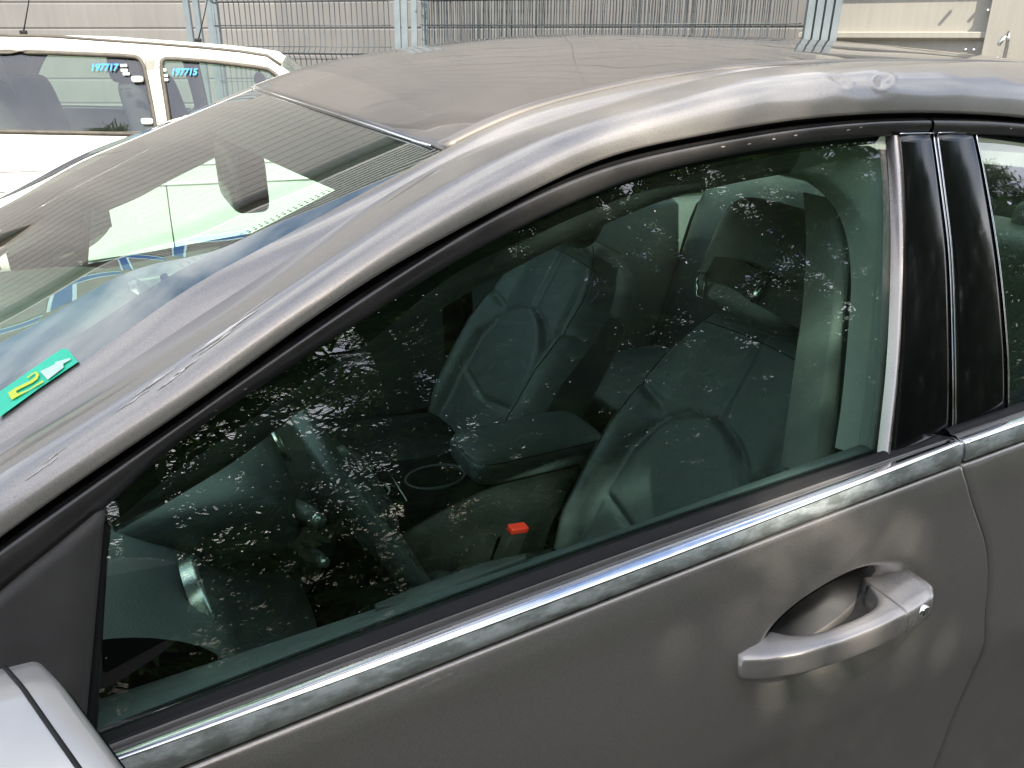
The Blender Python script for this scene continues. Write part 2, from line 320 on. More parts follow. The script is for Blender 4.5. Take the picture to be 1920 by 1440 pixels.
pmat('leather_shaded', (.022, .024, .026), (.03, .032, .034), rough=.75, rvar=.06, scale=30, bstr=.5, bscale=520, bdist=.0012, spec=.2)  # darker copy of the leather: cabin shade on the cushions put into colour
pmat('leather_smooth', (.06, .064, .067), (.075, .08, .083), rough=.36, rvar=.05, scale=20, bstr=.35, bscale=700, bdist=.0008, spec=.6)
pmat('stitch', (.01, .01, .011), rough=.7)
pmat('dash_plastic', (.085, .09, .094), (.10, .106, .11), rough=.45, rvar=.06, scale=20, bstr=.5, bscale=420, bdist=.0012)
pmat('grey_plastic', (.11, .11, .10), (.14, .137, .122), rough=.55, rvar=.06, scale=20, bstr=.6, bscale=700, bdist=.0012)
pmat('pillar_grey', (.30, .30, .27), (.34, .335, .30), rough=.5, rvar=.06, scale=20, bstr=.3, bscale=500)
pmat('headliner', (.34, .33, .31), (.38, .37, .34), rough=.9, scale=60, bstr=.3, bscale=900)
pmat('carpet', (.010, .010, .011), (.016, .016, .016), rough=.95, scale=200, spec=.05)
pmat('belt_web', (.03, .031, .031), (.05, .05, .05), rough=.7, scale=300)
pmat('red_plastic', (.62, .035, .02), (.5, .025, .015), rough=.35, scale=30)
pmat('frit', (.006, .006, .006), rough=.35)
pmat('sticker_teal', (.02, .56, .34), (.03, .60, .38), rough=.45, scale=60)
pmat('sticker_yellow', (.62, .72, .05), rough=.45)
pmat('sticker_pale', (.55, .72, .62), rough=.45)
pmat('white_mark', (.7, .72, .7), rough=.5)
pmat('white_paint', (.78, .77, .72), (.82, .81, .77), rough=.3, rvar=.05, scale=4, coat=.5)
pmat('white_car_rubber', (.05, .045, .035), (.09, .08, .06), rough=.6, scale=20)
pmat('seat_cloth', (.035, .035, .038), (.05, .05, .05), rough=.85, scale=30, bstr=.3, bscale=900)
pmat('marker_blue', (.03, .28, .75), rough=.5)
pmat('disc_blue', (.03, .06, .16), rough=.5)
pmat('galv_blue', (.14, .17, .19), (.19, .225, .24), rough=.5, rvar=.1, metal=.3, scale=6)
pmat('wire_grey', (.07, .085, .095), (.11, .13, .14), rough=.5, metal=.3, scale=5)
pmat('clad', (.16, .155, .145), (.20, .195, .182), rough=.45, rvar=.08, scale=1.3, detail=8, bstr=.1, bscale=20, bdist=.002)
pmat('clad_cream', (.34, .32, .275), (.38, .36, .31), rough=.45, rvar=.08, scale=1.3, detail=8)
for nm in ('clad', 'clad_cream'):
    nt = M[nm].node_tree; b = nt.nodes['Principled BSDF']; src = b.inputs['Base Color'].links[0].from_socket
    ns = noise(nt, 5, 7, .65, sc=(6, 6, .35)); rs = ramp(nt, ns.outputs['Fac'], .35, .90, .62, 1.0)
    mu_ = nt.nodes.new('ShaderNodeMixRGB'); mu_.blend_type = 'MULTIPLY'; mu_.inputs['Fac'].default_value = 1
    nt.links.new(src, mu_.inputs['Color1']); nt.links.new(rs.outputs['Color'], mu_.inputs['Color2']); nt.links.new(mu_.outputs['Color'], b.inputs['Base Color'])
pmat('fascia', (.30, .30, .29), (.38, .38, .36), rough=.4, scale=2, metal=.2)
pmat('sign_blue', (.03, .10, .28), rough=.4)
pmat('sign_pale', (.42, .62, .66), rough=.4)
pmat('window_dark', (.03, .035, .04), rough=.08)
pmat('tyre', (.02, .02, .02), rough=.8, bstr=.3, bscale=80)
pmat('alloy', (.45, .45, .46), rough=.3, metal=1)
pmat('bark', (.07, .05, .035), (.13, .095, .07), rough=.9, scale=12, bstr=.8, bscale=30, bdist=.02)
# ground: pale compacted gravel and worn asphalt
m, nt, b = newmat('ground')
n1 = noise(nt, .6, 8, .6); n2 = noise(nt, 55, 5, .7)
r1 = ramp(nt, n1.outputs['Fac'], .35, (.15, .14, .12), .7, (.22, .205, .175))
r2 = ramp(nt, n2.outputs['Fac'], .35, .6, .7, 1.15)
mm = nt.nodes.new('ShaderNodeMixRGB'); mm.blend_type = 'MULTIPLY'; mm.inputs['Fac'].default_value = 1
nt.links.new(r1.outputs['Color'], mm.inputs['Color1']); nt.links.new(r2.outputs['Color'], mm.inputs['Color2']); nt.links.new(mm.outputs['Color'], b.inputs['Base Color'])
b.inputs['Roughness'].default_value = .9; bump(nt, b, n2.outputs['Fac'], .8, .01)
# conifer foliage
m, nt, b = newmat('conifer')
n1 = noise(nt, 3.0, 4); oi = nt.nodes.new('ShaderNodeObjectInfo')
r1 = ramp(nt, n1.outputs['Fac'], .3, (.05, .105, .026), .75, (.14, .235, .05)); nt.links.new(r1.outputs['Color'], b.inputs['Base Color'])
b.inputs['Roughness'].default_value = .5
tl = nt.nodes.new('ShaderNodeBsdfTranslucent'); nt.links.new(r1.outputs['Color'], tl.inputs['Color'])
ms = nt.nodes.new('ShaderNodeMixShader'); ms.inputs['Fac'].default_value = .5
nt.links.new(b.outputs[0], ms.inputs[1]); nt.links.new(tl.outputs[0], ms.inputs[2]); nt.links.new(ms.outputs[0], nt.nodes['Material Output'].inputs['Surface'])
pmat('dry_twig', (.16, .07, .035), (.22, .10, .05), rough=.8, scale=8)

def glass_mat(name, tint, gain=1.7, dirt=.03, specks=.5):
    """thin automotive pane: coloured transmission + mirror reflection by angle, a little dust"""
    m = bpy.data.materials.new(name); m.use_nodes = True; M[name] = m
    nt = m.node_tree; nt.nodes.clear(); L = nt.links.new
    out = nt.nodes.new('ShaderNodeOutputMaterial'); tr = nt.nodes.new('ShaderNodeBsdfTransparent'); gl = nt.nodes.new('ShaderNodeBsdfGlossy')
    tr.inputs['Color'].default_value = (*tint, 1); gl.inputs['Roughness'].default_value = .0; gl.inputs['Color'].default_value = (1, 1, 1, 1)
    ge = nt.nodes.new('ShaderNodeNewGeometry'); io = nt.nodes.new('ShaderNodeMapRange')
    io.inputs['To Min'].default_value = 1.52; io.inputs['To Max'].default_value = 1 / 1.52
    L(ge.outputs['Backfacing'], io.inputs['Value'])
    fr = nt.nodes.new('ShaderNodeFresnel'); L(io.outputs['Result'], fr.inputs['IOR'])
    m2f = nt.nodes.new('ShaderNodeMath'); m2f.operation = 'MULTIPLY'; m2f.inputs[1].default_value = gain; L(fr.outputs['Fac'], m2f.inputs[0])
    a1f = nt.nodes.new('ShaderNodeMath'); a1f.operation = 'ADD'; a1f.inputs[1].default_value = 1; L(fr.outputs['Fac'], a1f.inputs[0])
    mu = nt.nodes.new('ShaderNodeMath'); mu.operation = 'DIVIDE'; mu.use_clamp = True; L(m2f.outputs[0], mu.inputs[0]); L(a1f.outputs[0], mu.inputs[1])   # both faces of the pane: 2F/(1+F)
    mix = nt.nodes.new('ShaderNodeMixShader'); L(mu.outputs[0], mix.inputs['Fac']); L(tr.outputs[0], mix.inputs[1]); L(gl.outputs[0], mix.inputs[2])
    df = nt.nodes.new('ShaderNodeBsdfDiffuse'); df.inputs['Color'].default_value = (.55, .53, .48, 1)
    n1 = noise(nt, 3.5, 6, .65); d1 = ramp(nt, n1.outputs['Fac'], .4, dirt * .25, .75, dirt)
    vo = nt.nodes.new('ShaderNodeTexVoronoi'); vo.inputs['Scale'].default_value = 75
    t2 = nt.nodes.new('ShaderNodeTexCoord'); L(t2.outputs['Object'], vo.inputs['Vector'])
    n2 = noise(nt, 9, 2); th = nt.nodes.new('ShaderNodeMath'); th.operation = 'MULTIPLY'; th.inputs[1].default_value = .16; L(n2.outputs['Fac'], th.inputs[0])
    th2 = nt.nodes.new('ShaderNodeMath'); th2.operation = 'SUBTRACT'; th2.inputs[1].default_value = .012; L(th.outputs[0], th2.inputs[0])
    lt = nt.nodes.new('ShaderNodeMath'); lt.operation = 'LESS_THAN'; L(vo.outputs['Distance'], lt.inputs[0]); L(th2.outputs[0], lt.inputs[1])
    sep = nt.nodes.new('ShaderNodeSeparateColor'); L(vo.outputs['Color'], sep.inputs['Color'])
    gt = nt.nodes.new('ShaderNodeMath'); gt.operation = 'GREATER_THAN'; gt.inputs[1].default_value = .90; L(sep.outputs['Red'], gt.inputs[0])
    m1 = nt.nodes.new('ShaderNodeMath'); m1.operation = 'MULTIPLY'; L(lt.outputs[0], m1.inputs[0]); L(gt.outputs[0], m1.inputs[1])
    m2 = nt.nodes.new('ShaderNodeMath'); m2.operation = 'MULTIPLY'; m2.inputs[1].default_value = specks; L(m1.outputs[0], m2.inputs[0])
    mxx = nt.nodes.new('ShaderNodeMath'); mxx.operation = 'MAXIMUM'; L(d1.outputs['Color'], mxx.inputs[0]); L(m2.outputs[0], mxx.inputs[1])
    mix2 = nt.nodes.new('ShaderNodeMixShader'); L(mxx.outputs[0], mix2.inputs['Fac']); L(mix.outputs[0], mix2.inputs[1]); L(df.outputs[0], mix2.inputs[2])
    L(mix2.outputs[0], out.inputs['Surface'])
    return m
glass_mat('side_glass', (.72, .93, .86), 2.2, .004, .35)
glass_mat('windscreen_glass', (.76, .94, .80), 2.3, .006, .05)
glass_mat('white_car_glass', (.72, .84, .74), 2.0, .03, .0)

# ================================================================== THE SETTING
# ground: one sheet out to the horizon, gently uneven near the cars
n = 60
gx = np.sign(np.linspace(-1, 1, n)) * np.abs(np.linspace(-1, 1, n))**3 * 300
P = np.zeros((n, n, 3)); P[..., 0] = gx[:, None]; P[..., 1] = gx[None, :]
P[..., 2] = .012 * np.sin(P[..., 0] * 1.3) * np.cos(P[..., 1] * 1.1) * np.exp(-np.hypot(P[..., 0], P[..., 1]) / 40) - .004
tag(grid('ground', P, 'ground', flip=False), kind='structure')

# ---------------- clad industrial building behind the cars
WP = [np.array(p) for p in TAB['wall_pts']]
bld = empty('industrial_building', (WP[2][0], WP[2][1], 0))
tag(bld, 'pale industrial building clad in horizontal metal boards behind the fence panels', 'building')
BLD_O = np.array([WP[2][0], WP[2][1], 0])
K_ = np.array([2.68, 8.2]); wd = np.array([-1., .5]); wd /= np.linalg.norm(wd); wn = np.array([-wd[1], wd[0]]); wa = K_   # long wall runs parallel to the grey car
d3 = (WP[2] - K_) / np.linalg.norm(WP[2] - K_); n3 = np.array([d3[1], -d3[0]])
if n3 @ (np.array([.8, -1.4]) - K_) < 0: n3 = -n3
def wallpt(s, out, z, o=wa, d=wd, nn=wn): return np.array([*(o + d * s + nn * out), z]) - BLD_O
def strip_profile(prof, s0, s1, z0, **k):
    return np.array([[wallpt(s, o, z0 + z, **k) for (o, z) in prof] for s in (s0, s1)])
def wallbox(name, s0, s1, o0, o1, z0, z1, mat, **k):
    V = [wallpt(s, o, z, **k) for s in (s0, s1) for o in (o0, o1) for z in (z0, z1)]
    F = [(0,1,3,2), (4,6,7,5), (0,4,5,1), (2,3,7,6), (0,2,6,4), (1,5,7,3)]
    return mesh(name, V, F, mat, bld, False)
PITCH = .25; prof = [(0, 0), (.006, .003), (.008, .010), (.008, .228), (.006, .234), (.003, .237), (-.002, .238), (-.002, .25)]
LEN = 22.; kB = dict(o=K_, d=d3, nn=n3); LB_ = np.linalg.norm(WP[2] - K_); NR = 28
for kw, Ln, seg in (({}, LEN, 4.0), (kB, LB_, 3.2)):
    for j in range(int(math.ceil(Ln / seg))):
        s0 = j * seg; s1 = min(Ln, s0 + seg) - .006
        pr = grid('cladding_board', strip_profile(prof, s0, s1, .25, **kw), 'clad', bld, smooth=False)
        for r_ in range(1, NR):
            c = pr.copy(); col.objects.link(c); c.parent = bld; c.location = (0, 0, PITCH * r_)
rows_top = .25 + NR * PITCH
for kw, Ln in (({}, LEN), (kB, LB_)):
    wallbox('plinth', 0, Ln, -.05, .02, 0, .25, 'fascia', **kw)
    wallbox('backing_wall', 0, Ln, -.25, -.03, 0, rows_top + .02, 'fascia', **kw)
    wallbox('eave', 0, Ln, -.03, .30, rows_top, rows_top + .08, 'fascia', **kw)
    fp = []; z = rows_top + .08
    while z < rows_top + 1.15:
        fp += [(.02, z), (.02, z + .03), (.055, z + .045), (.055, z + .08)]; z += .09
    grid('ribbed_fascia', np.array([[wallpt(s, o, z_, **kw) for (o, z_) in fp] for s in (0, Ln)]), 'fascia', bld, smooth=False)
# sign: slanted blue letter strokes with pale edges
def sign_poly(pts, mat, out, name='sign_letter'):
    front = [wallpt(s, out, z) for s, z in pts]; back = [wallpt(s, out - .03, z) for s, z in pts]; k = len(pts)
    F = [tuple(range(k)), tuple(range(2*k-1, k-1, -1))] + [(i, (i+1) % k, k + (i+1) % k, k + i) for i in range(k)]
    mesh(name, front + back, F, mat, bld, False)
zb0 = rows_top + .12
def stroke(a, b, w, mat, out):
    a, b = np.array(a, float), np.array(b, float); d = (b - a) / np.linalg.norm(b - a); nn = np.array([-d[1], d[0]]) * w / 2
    sign_poly([a + nn, b + nn, b - nn, a - nn], mat, out)
for s0 in (3.6, 5.6, 7.4, 9.2, 11.0, 12.8):
    h = .86; w = 1.5
    stroke((s0, zb0 + h), (s0 + w*.5, zb0), .32, 'sign_pale', .085); stroke((s0 + w*.5, zb0), (s0 + w, zb0 + h), .32, 'sign_pale', .089)
    stroke((s0, zb0 + h), (s0 + w*.5, zb0), .22, 'sign_blue', .093); stroke((s0 + w*.5, zb0), (s0 + w, zb0 + h), .22, 'sign_blue', .097)
for s0, w, z0, z1 in ((6.2, 1.5, 2.4, 3.5), (8.2, 1.5, 2.4, 3.5), (10.4, 2.2, .25, 3.2)):
    fr = wallbox('window', s0, s0 + w, .0, .05, z0, z1, 'clad_cream'); p_ = wallbox('pane', s0 + .08, s0 + w - .08, .05, .056, z0 + .08, z1 - .08, 'window_dark'); p_.parent = fr
wallbox('canopy', 5.6, 10.2, 0, .7, 3.75, 3.85, 'clad_cream')
# right-hand bay: deep cream sheets between flashings
wc_, we_ = WP[2], WP[3]; d2 = (we_ - wc_) / np.linalg.norm(we_ - wc_); n2 = np.array([d2[1], -d2[0]])
if n2 @ (np.array([.8, -1.4]) - wc_) < 0: n2 = -n2
kk = dict(o=wc_, d=d2, nn=n2); L2 = np.linalg.norm(we_ - wc_)
prof2 = [(0, 0), (0, .285), (.004, .29), (.045, .305), (.05, .31), (.05, .345), (.047, .35), (0, .352)]
pr = None
for r_ in range(17):
    if pr is None: pr = grid('wall_sheet', strip_profile(prof2, -.35, L2, .05, **kk), 'clad_cream', bld, smooth=False); continue
    c = pr.copy(); col.objects.link(c); c.parent = bld; c.location = (0, 0, .352 * r_)
wallbox('flashing', L2, L2 + .5, -.02, .075, 0, 6.0, 'clad_cream', **kk)
wallbox('end_wall', L2 + .5, L2 + 5, -.05, .04, 0, 6.0, 'clad_cream', **kk)
V = []; F = []
for i, (s, z) in enumerate(((L2 - .02, 1.70), (L2 - .06, 1.33), (.9, 1.68), (1.0, 1.33), (.35, 1.33), (L2 - .02, 1.60))):
    p = wallpt(s, .07, z, **kk); v, f_ = tube_vf([p - np.array([*n2, 0]) * .03, p + np.array([*n2, 0]) * .012], .012, 8, len(V)); V += v; F += f_
tag(mesh('sheet_bolts', V, F, 'silver_plastic', bld), kind='stuff')
hk = np.array([*TAB['fence']['hook'], 0]) - BLD_O
tube('drain_hook', [hk + (0, 0, 1.15), hk + (0, 0, 1.40), hk + (-.02, 0, 1.45), hk + (-.055, 0, 1.42), hk + (-.09, 0, 1.37)], .014, 'silver_plastic', bld)

# ---------------- stacked mesh-fence panels and their posts
def fence_panel(a, b, lean, z0=.03, h=1.93, dx=.05):
    a = np.array([*a, 0.]); b = np.array([*b, 0.]); d = b - a; Ln = np.linalg.norm(d); d /= Ln; nn = np.array([d[1], -d[0], 0.])
    if nn @ (np.array([.8, -1.4, 0]) - a) < 0: nn = -nn
    folds = (.30, .78, 1.26, 1.715)
    def pt(s, z, o=0.): return d * s + nn * (o + lean * (h - z)) + np.array([0, 0, z0 + z])
    root = empty('mesh_fence', tuple(a))
    zz = [0]
    for f_ in folds: zz += [f_ - .05, f_, f_ + .05]
    zz.append(h); oo = [0] + [0, .035, 0] * 4 + [0]
    V = []; F = []
    s = .012
    while s < Ln:
        j1, j2 = rnd.gauss(0, .004), rnd.gauss(0, .005); v, f_ = tube_vf([pt(s + j1 * math.sin(z * 2.2) + j2 * z / 2, z, o) for z, o in zip(zz, oo)], .0042, 4, len(V)); V += v; F += f_; s += dx
    w = mesh('vertical_wires', V, F, 'wire_grey', root); tag(w, kind='stuff')
    V = []; F = []
    lv = [.02, .14]
    for f_ in folds: lv += [f_ - .05, f_, f_ + .05]
    lv += [.54, 1.02, 1.48, h - .02]
    for z in lv:
        o = .035 if any(abs(z - f_) < 1e-6 for f_ in folds) else 0
        v, f_ = tube_vf([pt(0, z, o + .004), pt(Ln, z, o + .004)], .0038, 4, len(V)); V += v; F += f_
    tag(mesh('cross_wires', V, F, 'wire_grey', root), kind='stuff')
    return root
FE = TAB['fence']; GRPF = 'mesh fence panels stored against the clad wall'
f1 = fence_panel(FE['p1'][0], FE['p1'][1], .02); tag(f1, 'grey wire mesh fence panel between the left post bundle and the middle one', 'fence panel', GRPF)
labs = ['front wire mesh fence panel of the stack above the grey car roof', 'second wire mesh fence panel of the stack above the grey car roof', 'third wire mesh fence panel of the stack above the grey car roof', 'rearmost wire mesh fence panel of the stack nearest the clad wall']
p2a, p2b = np.array(FE['p2'][0]), np.array(FE['p2'][1])
away = np.array([math.sin(yaw), math.cos(yaw)]); along = (p2b - p2a) / np.linalg.norm(p2b - p2a)
for i in range(4):
    o = fence_panel(p2a + away * .06 * i + along * (.03 * i), p2b + away * .075 * i - along * (.10 * (i % 2) + .02 * i), .015 + .012 * i)
    tag(o, labs[i], 'fence panel', GRPF)
def fence_post(p, lab, lean, h=2.25):
    o = empty('fence_post', (p[0], p[1], 0))
    V = []; F = []
    tp = np.array([lean[0], lean[1], h]); c, s = math.cos(yaw), -math.sin(yaw)
    w = .024
    for q in (0, 1):
        for (i, j) in ((-1, -1), (1, -1), (1, 1), (-1, 1)):
            V.append(np.array([c * i * w - s * j * w, s * i * w + c * j * w, 0]) + tp * q)
    mesh('post', V, [(0,1,5,4), (1,2,6,5), (2,3,7,6), (3,0,4,7), (4,5,6,7)], 'galv_blue', o, False)
    rbox('cap', tuple(tp), (.052, .052, .02), 'rubber', o, .004, 2)
    return tag(o, lab, 'fence post', 'blue-grey steel fence posts')
for bi, (k, nm, ln) in enumerate((('posts1', 'above the white car roof', (0, 0)), ('posts2', 'of the middle bundle between the mesh panels', (.05, .02)), ('posts3', 'of the bundle at the right end of the mesh', (.10, .03)))):
    for i, p in enumerate(FE[k]):
        fence_post(p, ('leftmost', 'second', 'third', 'rightmost')[i] + ' blue-grey steel post ' + nm, (ln[0] + .012 * i, ln[1]))

# ---------------- conifer row behind the photographer (seen mirrored in the side windows)
def conifer_mesh(seed, H, rad, ncard):
    rg = np.random.default_rng(seed); V = []; F = []
    # sprays: a flat drooping twig of small scale-leaf cards
    nsp = ncard // 9
    zc = .12 + (H - .12) * rg.random(nsp)**1.0
    lim = rad * np.clip(1 - (np.maximum(zc - 1.2, 0) / (H - .9))**2.0, .06, 1)
    th = rg.random(nsp) * 2 * math.pi; rr = lim * np.sqrt(rg.random(nsp)) * (.8 + .3 * rg.random(nsp))
    hx = rr * np.cos(th); hole = np.sin(hx * 6.1 + zc * 2.3 + seed) + np.sin(zc * 7.3 - hx * 3.7) + .9 * np.sin(hx * 14 + zc * 10) > np.where(zc > 3.7, .30, .98)   # gaps the sky shows through
    for i in range(nsp):
        if hole[i] and rg.random() < (.85 if zc[i] > 1.8 else .12): continue
        c = np.array([rr[i] * math.cos(th[i]), rr[i] * math.sin(th[i]), zc[i]])
        a = th[i] + rg.normal(0, .5); dr = np.array([math.cos(a), math.sin(a), -.25 + rg.normal(0, .3)]); dr /= np.linalg.norm(dr)
        sd = np.cross(dr, [0, 0, 1.]); sd /= np.linalg.norm(sd); sd = sd * math.cos(.5) + np.array([0, 0, 1]) * rg.normal(0, .5)
        ln = .16 + .2 * rg.random()
        for k in range(9):
            t = k / 8; b = c + dr * ln * t; s = (1 if k % 2 else -1) * (.13 * (1 - .7 * t)) * (.6 + .8 * rg.random())
            e = b + sd * s + dr * .06; w = dr * (.013 + .014 * rg.random())
            n0 = len(V); V += [b - w, b + w, e + w * .4, e - w * .4]; F.append((n0, n0+1, n0+2, n0+3))
    return V, F
conv = []
LABT = 'dark green conifer of the row facing the driver window'
tree_protos = []
for k, (H, rad) in enumerate(((5.6, 1.15), (5.2, 1.0), (5.9, 1.25))):
    t = empty('conifer_tree', (0, 0, 0))
    V, F = conifer_mesh(11 + k, H, rad, 35000)
    cr = mesh('crown', V, F, 'conifer', t, False)
    zt = np.linspace(0, H * .93, 12); P = np.stack([.05 * np.sin(zt * 1.3 + k), .05 * np.cos(zt * 1.1), zt], -1)
    V, F = tube_vf(P, .13 * (1 - zt / H) + .012, 9)
    rg = np.random.default_rng(k)
    for j in range(26):
        z0 = .7 + (H - 1.2) * j / 26; a = rg.random() * 6.28; ll = rad * (1 - (z0 / H)**1.5) * .95
        p0 = np.array([0, 0, z0]); v, f_ = tube_vf([p0, p0 + [math.cos(a)*ll*.5, math.sin(a)*ll*.5, .12], p0 + [math.cos(a)*ll, math.sin(a)*ll, .02]], [.03*(1-z0/H)+.008, .016*(1-z0/H)+.006, .004], 5, len(V)); V += v; F += f_
    mesh('trunk', V, F, 'bark', t)
    tree_protos.append(t)
spots = [(-5.2, -4.6), (-3.7, -4.9), (-2.3, -4.5), (-.9, -4.7), (.45, -4.45), (2.0, -4.60), (3.2, -4.5), (4.7, -4.75), (6.2, -4.5), (7.9, -4.7), (9.8, -4.6), (-4.4, -6.3), (3.9, -6.4)]
for i, (x, y) in enumerate(spots):
    src = tree_protos[(i * 2 + (i // 3)) % 3]
    t = src.copy(); col.objects.link(t)
    for ch in src.children:
        c = ch.copy(); col.objects.link(c); c.parent = t
    t.location = (x, y, 0); t.rotation_euler = (0, 0, math.pi * (i % 2) + .2 * math.sin(i * 5)); s = {3: 1.08, 4: 1.12, 5: 1.16, 6: 1.2, 7: 1.3, 8: 1.3, 9: 1.25}.get(i, .97 + .08 * ((i * 7) % 5) / 4); t.scale = (s, s * .62, s)
    tag(t, LABT, 'tree', 'conifers along the boundary behind the photographer')
for t in tree_protos:
    for ch in list(t.children): bpy.data.objects.remove(ch)
    bpy.data.objects.remove(t)

# ---------------- white estate car parked beyond
ox, oy, orz = TAB['wc_origin']
wcar = empty('white_car', (ox, oy, 0), rz=orz)
tag(wcar, 'white hatchback with blue marker numbers on its side windows', 'car')
w1 = arr('wc_w1'); w2 = arr('wc_w2'); rf = arr('wc_roof')
def tum(z): return .30 * (z - .92) if z > .92 else -.02 * math.sin(min(1, max(0, (.92 - z) / .6)) * math.pi)
def rounded(P, it=2):
    P = [np.array(p) for p in P]
    for _ in range(it):
        Q = []
        for i in range(len(P)):
            a, b = P[i], P[(i + 1) % len(P)]; Q += [a * .8 + b * .2, a * .2 + b * .8]
        P = Q
    return P
roofline = [(p[0], p[2]) for p in rf]
outer = [(-2.35, .35), (-2.38, .80), (-2.30, 1.0), (-2.15, 1.30)] + roofline + [(.50, 1.19), (.66, 1.06), (.82, .955), (1.25, .90), (1.70, .80), (1.82, .70), (1.84, .35), (1.65, .28), (1.62, .45), (1.5, .62), (1.28, .68), (1.06, .62), (.94, .45), (.92, .24), (-1.22, .24), (-1.24, .45), (-1.36, .62), (-1.58, .68), (-1.8, .62), (-1.92, .45), (-1.94, .28), (-2.2, .28)]
h1 = [(p[0], p[2]) for p in rounded(w1, 1)]; h2 = [(p[0], p[2]) for p in rounded(w2, 1)]
bm = bmesh.new()
def loop(pts):
    vs = [bm.verts.new((x, tum(z), z)) for x, z in pts]; return [bm.edges.new((vs[i], vs[(i + 1) % len(vs)])) for i in range(len(vs))]
# extra horizontal vertices keep the panel curved: cut after filling
es = loop(outer) + loop(h1) + loop(h2)
bmesh.ops.triangle_fill(bm, use_beauty=True, use_dissolve=False, edges=es)
for zc_ in (.32, .42, .52, .62, .72, .82, .92, 1.02):
    bmesh.ops.bisect_plane(bm, geom=bm.verts[:] + bm.edges[:] + bm.faces[:], plane_co=(0, 0, zc_), plane_no=(0, 0, 1))
for v in bm.verts: v.co.y = tum(v.co.z)
bmesh.ops.recalc_face_normals(bm, faces=bm.faces)
me = bpy.data.meshes.new('body_side'); bm.to_mesh(me); bm.free(); me.materials.append(M['white_paint'])
me.polygons.foreach_set('use_smooth', [True] * len(me.polygons))
WCW = 1.56
for k in (0, 1):
    o = bpy.data.objects.new('body_side', me); col.objects.link(o); o.parent = wcar
    if k: o.location = (0, WCW, 0); o.scale = (1, -1, 1)
    s = o.modifiers.new('thick', 'SOLIDIFY'); s.thickness = .035; s.offset = 0
    for hh in (h1, h2):
        pts = [np.array([x, tum(z), z]) for x, z in hh]
        pts = [p + ((0, -.018, 0)) for p in pts]
        if k: pts = [np.array([p[0], WCW - p[1], p[2]]) for p in pts]
        P = np.array(pts + [pts[0]])
        tube('window_rubber', np.array(pts), .0115, 'white_car_rubber', wcar, 6, closed=True)
        c = np.mean(pts, axis=0); q = len(pts); yo = .015 if not k else -.015
        mesh('window_glass', [p + (0, yo, 0) for p in pts], [tuple(range(q))], 'white_car_glass', wcar, False)
# roof, bonnet, windscreen, tail as sheets between the two sides
def across(line, crown, name, mat, nn=12):
    P = np.array([[(x, tum(z) * (1 - 2*q) + WCW * q, z + crown * 4 * q * (1 - q) - (.07 * q if crown == .02 else 0)) for q in np.linspace(0, 1, nn)] for x, z in line])
    return solid(grid(name, P, mat, wcar), .02, 0)
across([(-2.15, 1.30)] + roofline, .02, 'roof', 'white_paint')
across([roofline[-1], (.50, 1.19), (.66, 1.06), (.82, .955)], .03, 'windscreen', 'white_car_glass')
across([(.82, .955), (1.25, .90), (1.70, .80), (1.82, .70), (1.84, .35)], .03, 'bonnet', 'white_paint')
across([(-2.35, .35), (-2.38, .80), (-2.30, 1.0)], .0, 'tailgate', 'white_paint')
across([(-2.30, 1.0), (-2.15, 1.30)], .02, 'rear_window', 'white_car_glass')
mesh('floor_pan', [(-2.2, .05, .34), (1.5, .05, .34), (1.5, WCW - .05, .34), (-2.2, WCW - .05, .34)], [(0, 1, 2, 3)], 'carpet', wcar, False)
# roof gutter with its brownish seal, door shut lines and body creases
gut = np.array([(x, tum(z) - .012, z + .006) for x, z in roofline]); tube('roof_gutter', gut, .010, 'white_car_rubber', wcar, 6)
for xa, xb, z0, z1 in ((-.265, -.285, .93, .26), (.70, .74, .90, .30)):
    P = np.array([(xa + (xb - xa) * t, tum(z0 + (z1 - z0) * t) - .0165, z0 + (z1 - z0) * t) for t in np.linspace(0, 1, 10)]); tube('shut_line', P, .0035, 'rubber', wcar, 5)
for zc_ in (.80, .70):
    P = np.array([(x, tum(zc_) - .0185, zc_ + .01 * math.sin(x)) for x in np.linspace(-2.2, 1.6, 24)]); tube('body_crease', P, .007, 'white_paint', wcar, 6)
P = np.array([(x, tum(z) - .017, z - .022) for x, z in roofline[5:]]); tube('roof_seam', P, .002, 'white_car_rubber', wcar, 4)
# aerials
for x, y, z in ((-.93, .35, 1.45), (-.05, .30, 1.41)):
    rbox('aerial_base', (x, y, z), (.035, .03, .02), 'rubber', wcar, .006, 2)
    tube('aerial', [(x, y, z), (x + .05, y, z + .13), (x + .11, y, z + .30)], [.004, .003, .002], 'rubber', wcar, 6)
# seats, far pillar, belt
def wseat(x, y, h=.62):
    s = empty('seat', (x, y, .62), wcar)
    superell('backrest', (-.06, 0, .25), (.075, .22, .34), (.35, .5), 'seat_cloth', s, 16, 20, warp=lambda q: q + np.array([-.22 * q[2], 0, 0]))
    superell('headrest', (-.19, 0, .66), (.05, .12, .085), (.6, .6), 'seat_cloth', s, 12, 16)
    superell('cushion', (.22, 0, -.02), (.27, .24, .09), (.4, .4), 'seat_cloth', s, 12, 20)
wseat(-.30, .38); wseat(-.30, 1.14); wseat(-1.05, .40); wseat(-1.05, 1.12)
rbox('inner_pillar', (-.60, WCW - .20, 1.10), (.11, .05, .50), 'seat_cloth', wcar, .01, 2)
rbox('inner_pillar', (-.28, .10, 1.10), (.05, .03, .45), 'pillar_grey', wcar, .01, 2)
tube('seat_belt', [(-.62, WCW - .24, 1.30), (-.58, WCW - .35, 1.05), (-.66, WCW - .35, .9)], .02, 'belt_web', wcar, 6)
rbox('door_top', (-.9, .10, .93), (1.2, .07, .06), 'grey_plastic', wcar, .015, 2); rbox('door_top', (.15, .10, .925), (.8, .07, .06), 'grey_plastic', wcar, .015, 2)
